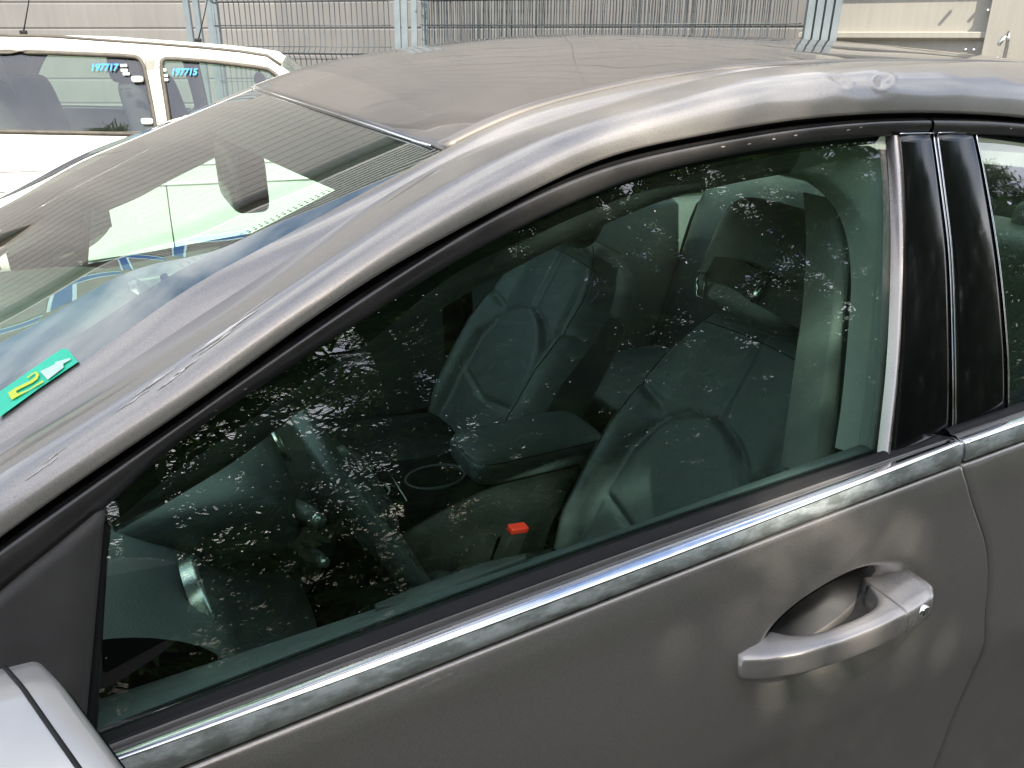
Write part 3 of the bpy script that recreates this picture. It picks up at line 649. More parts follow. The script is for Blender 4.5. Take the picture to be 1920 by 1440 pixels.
superell('air_freshener', (.22, .72, 1.19), (.035, .004, .04), (1, 1), 'disc_blue', wcar, 12, 18)
tube('freshener_cord', [(.22, .72, 1.23), (.22, .73, 1.31)], .003, 'rubber', wcar, 5)
rbox('dashboard', (.62, WCW / 2, .85), (.5, 1.3, .14), 'dash_plastic', wcar, .04, 3)
# window hinges, sticker marks and blue marker numbers
for z in (1.225, 1.02):
    x = np.interp(z, [.96, 1.28], [-.315, -.355]); superell('window_hinge', (x, tum(z) - .03, z), (.03, .012, .016), (.5, .6), 'white_paint', wcar, 10, 14)
def marker(txt, x, z, size, mat, n='marker_number'):
    cu = bpy.data.curves.new(n, 'FONT'); cu.body = txt; cu.size = size; cu.extrude = .0006; cu.offset = .0012; cu.shear = .28; cu.space_character = .92
    o = bpy.data.objects.new(n, cu); col.objects.link(o); o.parent = wcar; cu.materials.append(M[mat])
    sl = math.atan(.30); o.rotation_euler = (math.pi / 2 - sl, 0, R(-1.5)); o.location = (x, tum(z) - .022, z)
    me_ = bpy.data.meshes.new_from_object(o); q = bpy.data.objects.new(n, me_); col.objects.link(q); q.parent = wcar; q.rotation_euler = o.rotation_euler; q.location = o.location; bpy.data.objects.remove(o)
marker('197717', -.575, 1.268, .048, 'marker_blue'); marker('197715', -.185, 1.243, .048, 'marker_blue')
for x, z in ((-.425, 1.285), (-.425, 1.262), (-.417, 1.245), (-.235, 1.262), (-.230, 1.235), (-.230, 1.215)):
    mesh('window_sticker', [(x, tum(z) - .0225, z), (x + .032, tum(z) - .0225, z), (x + .032, tum(z + .013) - .0225, z + .013), (x, tum(z + .013) - .0225, z + .013)], [(0, 1, 2, 3)], 'white_mark', wcar, False)
def wheel(name, x, y, parent, r=.30, out=-1):
    o = empty(name, (x, y, r), parent)
    P = []
    for (rr, yy) in ((r*.62, -.095), (r*.78, -.105), (r*.93, -.10), (r, -.07), (r, .07), (r*.93, .10), (r*.62, .095)):
        P.append([(rr * math.cos(a), yy, rr * math.sin(a)) for a in np.linspace(0, 2*math.pi, 40, endpoint=False)])
    grid('tyre', np.array(P), 'tyre', o, cv=True)
    P = []
    for (rr, yy) in ((.02, -.075), (r*.25, -.08), (r*.5, -.06), (r*.58, -.09), (r*.63, -.095), (r*.62, .09)):
        P.append([(rr * math.cos(a), -yy * out, rr * math.sin(a)) for a in np.linspace(0, 2*math.pi, 40, endpoint=False)])
    grid('rim', np.array(P), 'alloy', o, cv=True); return o
for x in (1.28, -1.58):
    wheel('wheel', x, .10, wcar, .29, -1); wheel('wheel', x, WCW - .10, wcar, .29, 1)

# ================================================================== THE GREY CAR
car = empty('parked_car', (1.35, 0, 0))
tag(car, 'bronze-grey saloon car with dented roof rail, chrome waist trim and tinted side windows', 'car')
_mesh0 = mesh
CAR_OFF = np.array([1.35, 0, 0])
def cgrid(name, P, mat, parent, **k): return grid(name, np.asarray(P, float) - CAR_OFF, mat, parent, **k)
def ctube(name, P, r, mat, parent, k=8, closed=False): return tube(name, np.asarray(P, float) - CAR_OFF, r, mat, parent, k, closed)
def cmesh(name, V, F, mat, parent, smooth=True): return mesh(name, np.asarray(V, float) - CAR_OFF, F, mat, parent, smooth)
def cpos(p): return tuple(np.asarray(p, float) - CAR_OFF)
def crbox(name, c, s, mat, parent, bev=.01, seg=3, rot=None): return rbox(name, cpos(c), s, mat, parent, bev, seg, rot)
def csup(name, c, s, e, mat, parent, n=28, m=36, warp=None, rot=None): return superell(name, cpos(c), s, e, mat, parent, n, m, warp, rot)

def yg(x, z):                       # side-glass surface
    h = z - .945
    return -.82 + .225 * h + .45 * h * np.abs(h) + .03 * (x - 1.3)**2

def line(k, pre=(), post=(), n=160, it=10):
    P = np.vstack([np.array(pre).reshape(-1, 3), arr(k), np.array(post).reshape(-1, 3)])
    return smoothline(spline(P, n), it)
Bl = line('B', [(.30, -.765, .930)], [(2.4, -.572, 1.372), (2.8, -.565, 1.30), (3.15, -.55, 1.205)])
Al = np.vstack([[.30, -.735, .945], arr('A'), (1.62, -.5675, 1.4095), (1.87, -.5655, 1.4085), (2.06, -.5655, 1.4035), (2.4, -.5695, 1.3735), (2.8, -.5625, 1.3015), (3.15, -.5475, 1.2065)])
Al = smoothline(spline(Al, 160), 6)
Gl = line('G', [(.30, -.848, .893), (.45, -.832, .968)], [(2.2, -.685, 1.305), (2.6, -.70, 1.215), (2.9, -.715, 1.12), (3.15, -.735, 1.02)])
Ul = line('U', [(.30, -.850, .880), (.45, -.834, .955)], [(2.2, -.689, 1.296), (2.6, -.704, 1.205), (2.9, -.719, 1.108), (3.15, -.739, 1.005)])
Tl = line('T', [(.56, -.815, .958)], [], it=4)
Trl = smoothline(spline([(1.74, -.674, 1.3275), (1.93, -.676, 1.317), (2.2, -.692, 1.277), (2.5, -.71, 1.205), (2.7, -.725, 1.135)], 60), 2)

xs = np.r_[np.linspace(.30, 1.0, 120), np.linspace(1.005, 1.9, 260)[0:], np.linspace(1.91, 3.15, 70)]
B_ = atx(Bl, xs); A_ = atx(Al, xs); G_ = atx(Gl, xs); U_ = atx(Ul, xs)

# --- A-pillar and roof rail panel
nq = 44
c1 = B_ * .45 + G_ * .55; c1[:, 2] = B_[:, 2] + .008 + np.maximum(0, .020 - (B_[:, 2] - G_[:, 2])) * .3
c2 = G_ + np.stack([0 * xs, .012 + 0 * xs, np.clip((B_[:, 2] - G_[:, 2]) * .5 + .026, .030, .05)], -1)
t = np.linspace(0, 1, nq)[None, :, None]
S = (1 - t)**3 * B_[:, None] + 3 * t * (1 - t)**2 * c1[:, None] + 3 * t**2 * (1 - t) * c2[:, None] + t**3 * G_[:, None]
# roll the lower edge under, so the rail has thickness
# dents knocked into the rail
def dent(S, cx, cq, rx, rq, dep, tilt=0.):
    q = np.linspace(0, 1, nq)[None, :]; X = S[..., 0]
    dx = (X - cx) / rx; dq = (q - cq - tilt * (X - cx)) / rq; r2 = dx**2 + dq**2
    k = np.exp(-r2 * 1.4) * dep - np.exp(-((np.sqrt(r2) - 1.35) / .4)**2) * dep * .22
    S[..., 2] -= k * .85; S[..., 1] += k * .5
dent(S, 1.612, .66, .012, .07, .0026, 3.0); dent(S, 1.682, .69, .014, .065, .0026, -2.0)
dent(S, 1.65, .80, .035, .08, .0008); dent(S, 1.56, .78, .05, .08, .0006); dent(S, 1.76, .76, .06, .07, .0006)
# soft waviness of beaten metal along the rail
S[..., 2] += .00035 * np.sin(S[..., 0] * 60) * np.sin(np.linspace(0, 1, nq) * math.pi)[None, :] * np.clip((S[..., 0] - 1.45) * 6, 0, 1)
Sx = np.concatenate([S, (G_ + (0, .012, -.002))[:, None]], 1)
side_frame = cgrid('side_frame', Sx, 'paint', car, flip=True)
mirrored(side_frame, car)
# --- black channel and door-frame trim strip
def ring(name, Ls, mat, parent, flip=True, both=None):
    o = cgrid(name, multi(*Ls), mat, parent, flip=flip)
    if both is not None: mirrored(o, both)
    return o
# --- roof moulding between windscreen/roof and rail
sel = xs < 1.64
mo = bezier_loft(A_[sel], B_[sel], np.array([0, -.001, .0035]), 8)
tap = np.clip((1.64 - xs[sel]) / .12, 0, 1)[:, None, None]
mo = B_[sel][:, None] * (1 - tap) + mo * tap
if True:
    pmat('frame_grey', (.09, .086, .082), (.115, .108, .102), rough=.42, rvar=.06, scale=20, coat=.2); pmat('moulding_gloss', (.085, .082, .082), (.10, .096, .095), rough=.22, rvar=.04, scale=20, coat=1, spec=.8)
    rm = cgrid('roof_moulding', mo, 'paint', car, flip=True)
mirrored(rm, car)

# --- roof panel and windscreen share the crown
qs = np.linspace(-1, 1, 61)
def crown(Pn, kx, kz, e=2.0):
    k = 1 - np.abs(qs)**e
    return np.stack([Pn[:, None, 0] - kx[:, None] * k[None], np.abs(Pn[:, None, 1]) * qs[None], Pn[:, None, 2] + kz[:, None] * k[None]], -1)
XH = 1.156
xr = np.linspace(XH + .004, 2.42, 110); Ar = atx(Al, xr) + np.stack([0 * xr, .004 * np.clip((1.62 - xr) / .1, 0, 1), .002 * np.clip((1.62 - xr) / .1, .3, 1)], -1)
sx = np.clip((xr - XH) / .55, 0, 1)
rp_ = crown(Ar, .075 * (1 - sx), .029 + .003 * sx - .004 * np.clip((xr - 1.8) / .6, 0, 1))
l0 = rp_[0] + (-.0030, 0, -.0075); l1 = rp_[0] + (-.0036, 0, -.0040); l2 = rp_[0] + (-.0024, 0, -.0012)
rp_ = np.concatenate([l0[None], l1[None], l2[None], rp_], 0)
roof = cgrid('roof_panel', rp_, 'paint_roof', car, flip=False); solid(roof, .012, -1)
xw = np.linspace(.30, XH, 90); Aw = atx(Al, xw); sw = (xw - .3) / .85
KXW = .075 + .12 * (1 - sw)
Wp = crown(Aw, KXW, .029 + 0 * xw)
ws = cgrid('windscreen', Wp + (0, 0, -.003), 'windscreen_glass', car)
# chrome bead added to draw the sky-bright line between glass and roof
hp = rp_[2] + (-.0042, 0, -.0030); ctube('header_glint_bead', hp[1:-1], .0016, 'chrome', ws, 6)
# black printed border of the glass (inside face)
def wsurf(u, v):                    # u: 0 base..1 header, v: -1..1
    i = np.clip(u, 0, 1) * (len(xw) - 1); i0 = np.floor(i).astype(int); i1 = np.minimum(i0 + 1, len(xw) - 1); f_ = (i - i0)
    a = Aw[i0] * (1 - f_)[..., None] + Aw[i1] * f_[..., None]; kx = KXW[i0] * (1 - f_) + KXW[i1] * f_; k = 1 - v**2
    return np.stack([a[..., 0] - kx * k, np.abs(a[..., 1]) * v, a[..., 2] + .029 * k - .007], -1)
def frit(us, vs):
    U2, V2 = np.meshgrid(us, vs, indexing='ij'); return wsurf(U2, V2)
cgrid('frit_band', frit(np.linspace(.885, 1, 8), np.linspace(-1, 1, 50)), 'frit', ws)
for s in (-1, 1):
    cgrid('frit_band', frit(np.linspace(0, .887, 50), np.linspace(s, s * .915, 6)), 'frit', ws)
cgrid('frit_band', frit(np.linspace(0, .12, 6), np.linspace(-.914, .914, 40)), 'frit', ws)
cgrid('frit_band', frit(np.linspace(.80, .886, 6), np.linspace(-.16, .16, 10)), 'frit', ws)
V = []; F = []                       # fade-out dots of the print along the near edge
for i, u in enumerate(np.linspace(.70, .88, 26)):
    for r_, v in enumerate((-.908, -.900)):
        c = wsurf(np.array([u]), np.array([v]))[0]; du = wsurf(np.array([u + .004]), np.array([v]))[0] - c; dv = wsurf(np.array([u]), np.array([v + .004 - .0015 * r_]))[0] - c
        k = len(V); V += [c - du*.5, c + dv, c + du*.5, c - dv]; F.append((k, k+1, k+2, k+3))
tag(cmesh('frit_dots', V, F, 'frit', ws, False), kind='stuff')
# windscreen sticker
nrm = np.array([-.42, -.12, .9]) * .0025
def decal(k, mat, lift, nm):
    P = arr(k) + nrm * lift; cmesh(nm, P, [tuple(range(len(P)))], mat, ws, False)
decal('st_bg', 'sticker_teal', 1.0, 'sticker'); decal('st_two', 'sticker_yellow', 1.6, 'sticker_numeral'); decal('st_bot', 'sticker_pale', 1.6, 'sticker_symbol')

# --- front door (left) and its mirror on the right
def zbl(x): return np.interp(x, arr('ch_low')[:, 0], arr('ch_low')[:, 2]) + np.where(x < .804, (x - .804) * .085, 0) + np.where(x > 1.695, (x - 1.695) * .06, 0)
zb_s = np.poly1d(np.polyfit(arr('ch_low')[:, 0], arr('ch_low')[:, 2], 2))
def zb(x): return zb_s(np.clip(x, .5, 1.9)) + (x - np.clip(x, .5, 1.9)) * .05
QK = np.array([-3.0, -1.6, -.9, -.45, -.18, -.05, .03, .12, .35, .6, .8, .92, 1.0, 1.15])
YK = np.array([.800, .838, .858, .872, .8845, .8915, .8925, .8915, .8880, .8800, .8700, .8620, .8535, .845])
def smooth_interp(q):
    # cubic hermite through the section knots
    m_ = np.gradient(YK, QK); i = np.clip(np.searchsorted(QK, q) - 1, 0, len(QK) - 2); h = QK[i+1] - QK[i]; u = np.clip((q - QK[i]) / h, 0, 1)
    return (2*u**3-3*u**2+1)*YK[i] + (u**3-2*u**2+u)*h*m_[i] + (-2*u**3+3*u**2)*YK[i+1] + (u**3-u**2)*h*m_[i+1]
def taper(x): return np.where(x < .3, .09 * np.clip((.3 - x) / 1.2, 0, 1.2)**2.2, 0) + np.where(x > 2.4, .08 * np.clip((x - 2.4) / 1.2, 0, 1.2)**2.2, 0)
def yd(x, z):
    q = (z - .70) / (zb(x) - .70); return -(smooth_interp(q) - taper(x))
def sstep(a, b, v): u = np.clip((v - a) / (b - a), 0, 1); return u * u * (3 - 2 * u)
def bowl(x, z):
    zc = .800 + .09 * (x - 1.512); dx = (x - 1.512) / .146; dz = (z - zc) / np.where(z > zc, .083, .072)
    r = (np.abs(dx)**2.3 + np.abs(dz)**2.3)**(1 / 2.3)
    d = .022 * sstep(1.02, .45, r)
    return d + .022 * sstep(1.08, .50, pit_r(x, z))
def pit_r(x, z):                     # finger pit above the grip
    zc2 = .834 + .20 * (x - 1.47); dx = (x - 1.474) / .096; dz = (z - zc2) / .042
    return (np.abs(dx)**2.4 + np.abs(dz)**2.4)**(1 / 2.4)
gap = smoothline(spline(arr('gapd'), 60), 3); gz = gap[::-1, 2]; gxx = gap[::-1, 0]
def gapx(z): return np.interp(z, gz, gxx)
def skin(xfun0, xfun1, ss, rr, zlow, ztop=None, with_bowl=False):
    """door skin sampled over s (front..rear) and r (top..bottom); edges rolled inwards at the shut lines"""
    P = np.zeros((len(ss), len(rr), 3))
    for j, r_ in enumerate(rr):
        z0 = .96 - r_ * (.96 - zlow)
        x = xfun0(z0) + (xfun1(z0) - xfun0(z0)) * ss
        top = zb(x) - .0035; z = top - r_ * (top - zlow)
        y = yd(x, z)
        if with_bowl: y = y + bowl(x, z)
        P[:, j] = np.stack([x, y, z], -1)
    return P
def rolled(P, e=.004):
    a = P[:1] + (-.0015, .004, 0); a2 = P[:1] + (-.002, .016, 0); b = P[-1:] + (.0015, .004, 0); b2 = P[-1:] + (.002, .016, 0)
    P = np.concatenate([a2, a, P, b, b2], 0)
    c = P[:, :1] + (0, .005, .0012); c2 = P[:, :1] + (0, .018, .0012)
    return np.concatenate([c2, c, P], 1)
ss = np.unique(np.r_[np.linspace(0, .62, 70), np.linspace(.62, .97, 260), np.linspace(.97, 1, 12)])
rr = np.unique(np.r_[np.linspace(0, .06, 10), np.linspace(.06, .48, 190), np.linspace(.48, 1, 40)])
fd = cgrid('front_door', rolled(skin(lambda z: .50 + 0 * z, lambda z: gapx(z) - .0022, ss, rr, .26, with_bowl=True)), 'paint', car, flip=True)
ssr = np.linspace(0, 1, 80); rrr = np.unique(np.r_[np.linspace(0, .06, 8), np.linspace(.06, .6, 60), np.linspace(.6, 1, 20)])
rd = cgrid('rear_door', rolled(skin(lambda z: gapx(z) + .0022, lambda z: 2.52 + .0 * z, ssr, rrr, .26)), 'paint', car, flip=True)
fd2 = mirrored(fd, car); rd2 = mirrored(rd, car)
tag(fd, 'driver door with recessed pull handle and green-tinted window')
# dark jamb behind the shut line
jz = np.linspace(.28, .985, 40)
jm = cgrid('door_jamb', np.stack([np.stack([gapx(jz) + o, yd(gapx(jz), np.minimum(jz, zb(gapx(jz)))) + .014, jz], -1) for o in (-.03, .03)], 1), 'dark_pit', car); mirrored(jm, car)

# frame trim, channel, glass
xd = xs[(xs > .30) & (xs < 1.752)]
G1, U1 = atx(Gl, xd), atx(Ul, xd)
ring('window_channel', (G1 + (0, .004, -.001), G1 + (0, .016, -.003), U1 + (0, .016, .004), U1 + (0, .003, .001)), 'rubber', fd, both=fd2)
xr2 = xs[(xs > 1.757) & (xs < 3.0)]
G2, U2 = atx(Gl, xr2), atx(Ul, xr2)
ring('window_channel', (G2 + (0, .004, -.001), G2 + (0, .016, -.003), U2 + (0, .016, .004), U2 + (0, .003, .001)), 'rubber', rd, both=rd2)
# lower edge of the frame strip: follows the glass top, then runs level over the pillar
Tfull = np.vstack([Tl[Tl[:, 0] < 1.686], [(1.70, -.672, 1.3295), (1.752, -.673, 1.3285)]])
xt = np.unique(np.r_[np.linspace(.56, 1.0, 60), np.linspace(1.0, 1.7515, 120)])
Ut, Tt = atx(Ul, xt), atx(Tfull, xt)
fs = bezier_loft(Ut, Tt, np.array([0, -.0075, .003]), 9)
fs = np.concatenate([(Ut + (0, .012, 0))[:, None], fs, (Tt + (0, .010, .001))[:, None]], 1)
o = cgrid('frame_trim', fs, 'frame_black', fd, flip=True); mirrored(o, fd2)
xt2 = np.linspace(1.7565, 2.68, 80); Ut2, Tt2 = atx(Ul, xt2), atx(Trl, xt2)
fs2 = bezier_loft(Ut2, Tt2, np.array([0, -.0075, .003]), 9)
fs2 = np.concatenate([(Ut2 + (0, .012, 0))[:, None], fs2, (Tt2 + (0, .010, .001))[:, None]], 1)
o = cgrid('frame_trim', fs2, 'frame_black', rd, flip=True); mirrored(o, rd2)
# glass panes
def pane(bot, top, n=70, m=26):
    b = spline(bot, n) if len(bot) > 2 else np.linspace(bot[0], bot[1], n); tp = spline(top, n)
    P = np.zeros((n, m, 3))
    for j, v in enumerate(np.linspace(0, 1, m)):
        q = b * (1 - v) + tp * v; q[:, 1] = yg(q[:, 0], q[:, 2]); P[:, j] = q
    return P
tp = Tl[(Tl[:, 0] > .765) & (Tl[:, 0] < 1.70)].copy(); tp = np.vstack([tp, [(1.705, -.67, 1.331)]]) + (0, 0, .003)
gb = [(.728, 0, .90), (.95, 0, .917), (1.3, 0, .945), (1.64, 0, .965)]
o = cgrid('door_glass', pane(gb, tp), 'side_glass', fd); mirrored(o, fd2)
tp2 = Trl.copy() + (0, 0, .003); tp2[0, 0] = 1.75
o = cgrid('door_glass', pane([(1.74, 0, .965), (2.1, 0, .985), (2.62, 0, 1.0)], tp2), 'side_glass', rd); mirrored(o, rd2)
# mirror sail: matt triangle in front of the glass
top_s = spline(np.vstack([[(.58, 0, .968)], arr('sail')]), 30); bot_s = np.linspace((.58, 0, .915), (.731, 0, .93), 30)
P = np.zeros((30, 16, 3))
for j, v in enumerate(np.linspace(0, 1, 16)):
    q = top_s * (1 - v) + bot_s * v; q[:, 1] = yg(q[:, 0], q[:, 2]) - .016; P[:, j] = q
P = np.concatenate([P, P[-1:] + (.006, .006, 0), P[-1:] + (.008, .022, 0)], 0); P = np.concatenate([P[:, :1] + (0, .014, .004), P], 1)
o = cgrid('mirror_sail', P, 'sail_plastic', fd, flip=True); mirrored(o, fd2)
# upright rubber between sail and glass
se = spline(arr('sailedge'), 24); gf = spline(arr('gl_front'), 24)
se = np.vstack([se, [(.728, -.828, .925)]]); gf = np.vstack([gf, [(.738, -.82, .91)]])
o = ring('quarter_seal', (se + (.004, .010, 0), (se + gf) / 2 + (0, -.001, 0), gf + (0, -.003, 0), gf + (.002, .004, 0)), 'rubber', fd, flip=True, both=fd2)
# B-pillar gloss panels with bright edges
def pillar(k0, k1, parent, other, inset=0):
    a, b = spline(arr(k0), 40), spline(arr(k1), 40); t = np.linspace(0, 1, 10)[None, :, None]
    P = a[:, None] * (1 - t) + b[:, None] * t; P[..., 1] -= .0025 * (1 - (2 * t[..., 0] - 1)**2)
    a_ = P[:, :1] + (0, .012, 0); b_ = P[:, -1:] + (0, .012, 0); P = np.concatenate([a_, P, b_], 1)
    P = np.concatenate([P[:1] + (0, .010, .003), P, P[-1:] + (0, .004, -.02)], 0)
    o = cgrid('pillar_panel', P, 'gloss_black', parent, flip=False); mirrored(o, other); return P
pillar('bp_f', 'bp_gapL', fd, fd2); pillar('bp_gapR', 'bp_r', rd, rd2)
m0, m1 = spline(arr('bp_m0') * .6 + arr('bp_f') * .4, 40), spline(arr('bp_f'), 40)
o = cgrid('pillar_moulding', np.concatenate([(m0 + (-.001, .012, 0))[:, None], bezier_loft(m0, m1 + (-.001, 0, 0), np.array([0, -.005, 0]), 8), (m1 + (-.0005, .012, 0))[:, None]], 1), 'bronze_trim' if 'bronze_trim' in M else pmat('bronze_trim', (.42, .37, .34), (.50, .45, .42), rough=.28, rvar=.05, metal=.9, scale=20), fd, flip=False); mirrored(o, fd2)
for k, par, oth in (('bp_gapL', fd, fd2), ('bp_r', rd, rd2), ('bp_gapR', rd, rd2)):
    o = ctube('edge_bead', spline(arr(k), 40) + (0, -.001, 0), .0011, 'chrome', par, 6); mirrored(o, oth)
a = spline(arr('bp_gapL'), 40); b = spline(arr('bp_gapR'), 40)
o = cgrid('door_jamb', multi(a + (-.01, .013, 0), b + (.01, .013, 0)), 'dark_pit', car); mirrored(o, car)
for k0, k1, par, oth in (('bp_f', 'bp_gapL', fd, fd2), ('bp_gapR', 'bp_r', rd, rd2)):
    q0, q1 = arr(k0)[0], arr(k1)[0]; o = ctube('edge_bead', np.linspace(q0 + (.001, -.001, .0015), q1 + (-.001, -.001, .0015), 8), .0014, 'chrome', par, 6); mirrored(o, oth)
# waist: seal, satin ledge, bright trim
xb = np.linspace(.56, 1.6935, 120)
def wline(k, x, pre):
    P = arr(k); c = np.polyfit(P[:, 0], P[:, 2], 2); return np.stack([x, np.full_like(x, P[0, 1]), np.polyval(c, x)], -1)
st, sl_ = wline('sill_top', xb, 0), wline('seal_top', xb, 0)
ct, cm_, cl = wline('ch_top', xb, 0), wline('ch_mid', xb, 0), wline('ch_low', xb, 0)
o = ring('waist_seal', (sl_ + (0, .004, -.01), sl_ + (0, .003, .001), sl_ + (0, -.002, .0015), (sl_ + st) / 2 + (0, 0, -.001), st + (0, .001, .001), st + (0, 0, -.002)), 'rubber', fd, flip=True, both=fd2)
o = ring('waist_ledge', (st + (0, 0, .0), st * .5 + ct * .5 + (0, .0025, .0015), ct + (0, .0052, .0005)), 'frame_grey', fd, flip=True, both=fd2)
def trim(ct, cm_, cl, par, oth, capx):
    P = multi(ct + (0, .004, -.004), ct, ct * .5 + cm_ * .5 + (0, -.0006, .0008), cm_ + (0, .0006, .0006), cm_ + (0, -.0004, -.0008), cm_ * .5 + cl * .5 + (0, -.0015, 0), cl + (0, 0, .0012), cl + (0, .002, 0), cl + (0, .010, 0))
    e0 = P[:1] + (.0, .008, 0); e1 = P[-1:] + (.0, .012, 0)
    P = np.concatenate([e0, P[:1] + (-.0002, .001, 0), P, P[-1:] + (.0004, .001, 0), e1], 0)
    o = cgrid('belt_trim', P, 'chrome', par, flip=True); o.data.materials.append(M['stained_trim'])
    m = P.shape[1]
    for f in o.data.polygons:
        j = min(v % m for v in f.vertices)
        if 4 <= j <= 5: f.material_index = 1
    q = mirrored(o, oth)
    for f0, f1 in zip(o.data.polygons, q.data.polygons): f1.material_index = f0.material_index
trim(ct + (0, .005, .0012), cm_, cl, fd, fd2, 1)
xb2 = np.linspace(1.702, 2.70, 60); z2 = .9915 + (xb2 - 1.70) * .055 - (xb2 - 1.7)**2 * .03
r_t = np.stack([xb2, np.full_like(xb2, -.837), z2 + .002], -1); r_m = np.stack([xb2 - .004, np.full_like(xb2, -.851), z2 + .001], -1); r_l = np.stack([xb2, np.full_like(xb2, -.853), z2 - .0235], -1)
trim(r_t, r_m, r_l, rd, rd2, 1)
st2 = r_t + (0, .008, .0); sl2 = r_t + (0, .019, .004)
ring('waist_ledge', (st2, st2 * .5 + r_t * .5 + (0, 0, .0012), r_t + (0, .0005, -.0005)), 'frame_grey', rd, both=rd2)
ring('waist_seal', (sl2 + (0, .004, -.01), sl2, (sl2 + st2) / 2, st2 + (0, 0, -.002)), 'rubber', rd, both=rd2)
# dark gap under the trim
cgu = np.linspace(.56, 2.5, 100); o = cgrid('trim_gap', multi(np.stack([cgu, 0*cgu - .843, zb(cgu) + .006], -1), np.stack([cgu, 0*cgu - .846, zb(cgu) - .012], -1)), 'dark_pit', car, flip=True); mirrored(o, car)

# --- pull handle
def hsec(ts):
    class _np:                      # soft-cornered lookup
        @staticmethod
        def interp(t, xp, fp): return sum(np.interp(np.clip(t + d_, 0, 1), xp, fp) * w_ for d_, w_ in ((-.03, .15), (-.015, .22), (0, .26), (.015, .22), (.03, .15)))
    x = 1.351 + ts * (1.614 - 1.351)
    zc = _np.interp(ts, [0, .1, .4, .8, 1], [.8165, .8185, .8265, .8345, .838])
    ys = yd(x, zc)
    out = _np.interp(ts, [0, .03, .1, .22, .4, .6, .8, .9, .965, 1], [.006, .013, .022, .033, .042, .046, .0455, .043, .037, .024])
    inn = _np.interp(ts, [0, .16, .20, .25, .31, .40, .55, .66, .715, .745, .765, .80, 1], [-.03, -.03, -.012, .004, .0125, .018, .021, .019, .012, .0, -.025, -.035, -.035])
    hh = _np.interp(ts, [0, .04, .12, .4, .8, .93, .985, 1], [.0145, .0162, .0166, .0162, .0172, .0186, .0176, .0135])
    return x, zc, ys, out, inn, hh
def hloft(t0, t1, n, name, mat, caps=True):
    ts = np.linspace(t0, t1, n); x, zc, ys, out, inn, hh = hsec(ts); K = 40
    an = np.linspace(0, 2 * math.pi, K, endpoint=False); P = np.zeros((n, K, 3))
    for j, a in enumerate(an):
        c, s = math.cos(a), math.sin(a); e = .33
        yy = math.copysign(abs(c)**e, c); zz = math.copysign(abs(s)**e, s)
        mid = (out + inn) / 2; hf = (out - inn) / 2
        # top narrower than the bottom on the outer face: slight under-cut
        P[:, j] = np.stack([x, ys - mid - hf * yy * (1 - .04 * (zz > 0) * zz), zc + hh * zz * (1 - .10 * max(0, yy))], -1)
    V, F = gridvf(P, cv=True)
    F = list(F); F.append(tuple(range(K))); F.append(tuple((n - 1) * K + i for i in range(K))[::-1])
    V = list(V)
    return cmesh(name, V, F, mat, fd)
paint_mat('paint_handle_skylit', (.36, .335, .312), rough=.3, flake=.2, cr0=.05, cr1=.06)  # lighter copy of the body paint: sky brightness on the grip put into colour
hd = hloft(0, .762, 70, 'door_handle', 'paint_handle_skylit'); mirrored(hd, fd2)
hc = hloft(.767, 1.0, 40, 'handle_cap', 'paint_handle_skylit'); mirrored(hc, fd2)
x, zc, ys, out, inn, hh = hsec(np.array([.865])); lc = np.array([x[0], ys[0] - out[0] + .0008, zc[0] + .003])
nv = np.array([.10, -.97, -.12]); nv /= np.linalg.norm(nv); a1 = np.cross(nv, [0, 0, 1.]); a1 /= np.linalg.norm(a1); a2 = np.cross(a1, nv)
def disc_loft(name, rows, mat, par):
    P = np.array([[lc + nv * h + (a1 * math.cos(a) + a2 * math.sin(a)) * r_ for a in np.linspace(0, 2*math.pi, 30, endpoint=False)] for r_, h in rows]); return cgrid(name, P, mat, par, cv=True)
disc_loft('lock_ring', [(.0098, -.004), (.0098, .0012), (.0088, .0020), (.0080, .0014), (.0078, -.001)], 'chrome', fd)
disc_loft('lock_cylinder', [(.0079, -.001), (.0079, .0004), (.0035, .0006), (.0001, .0006)], 'silver_plastic', fd)
crbox('lock_slot', lc + nv * .0008, (.0012, .0008, .0052), 'dark_pit', fd, 0)
# plastic lining of the finger pit, its dark tone holding the hole's shade
P = np.zeros((14, 56, 3))
for i, r_ in enumerate(np.linspace(.02, .93, 14)):
    for j, a in enumerate(np.linspace(0, 2 * math.pi, 56, endpoint=False)):
        ex = 1 / 2.4; x_ = 1.474 + .096 * r_ * math.copysign(abs(math.cos(a))**(2 * ex), math.cos(a)); z_ = .834 + .20 * (x_ - 1.47) + .042 * r_ * math.copysign(abs(math.sin(a))**(2 * ex), math.sin(a))
        P[i, j] = (x_, yd(np.array([x_]), np.array([z_]))[0] + bowl(np.array([x_]), np.array([z_]))[0] - .0022, z_)
o = cgrid('handle_recess', P, 'pit_plastic', fd, cv=True); mirrored(o, fd2)
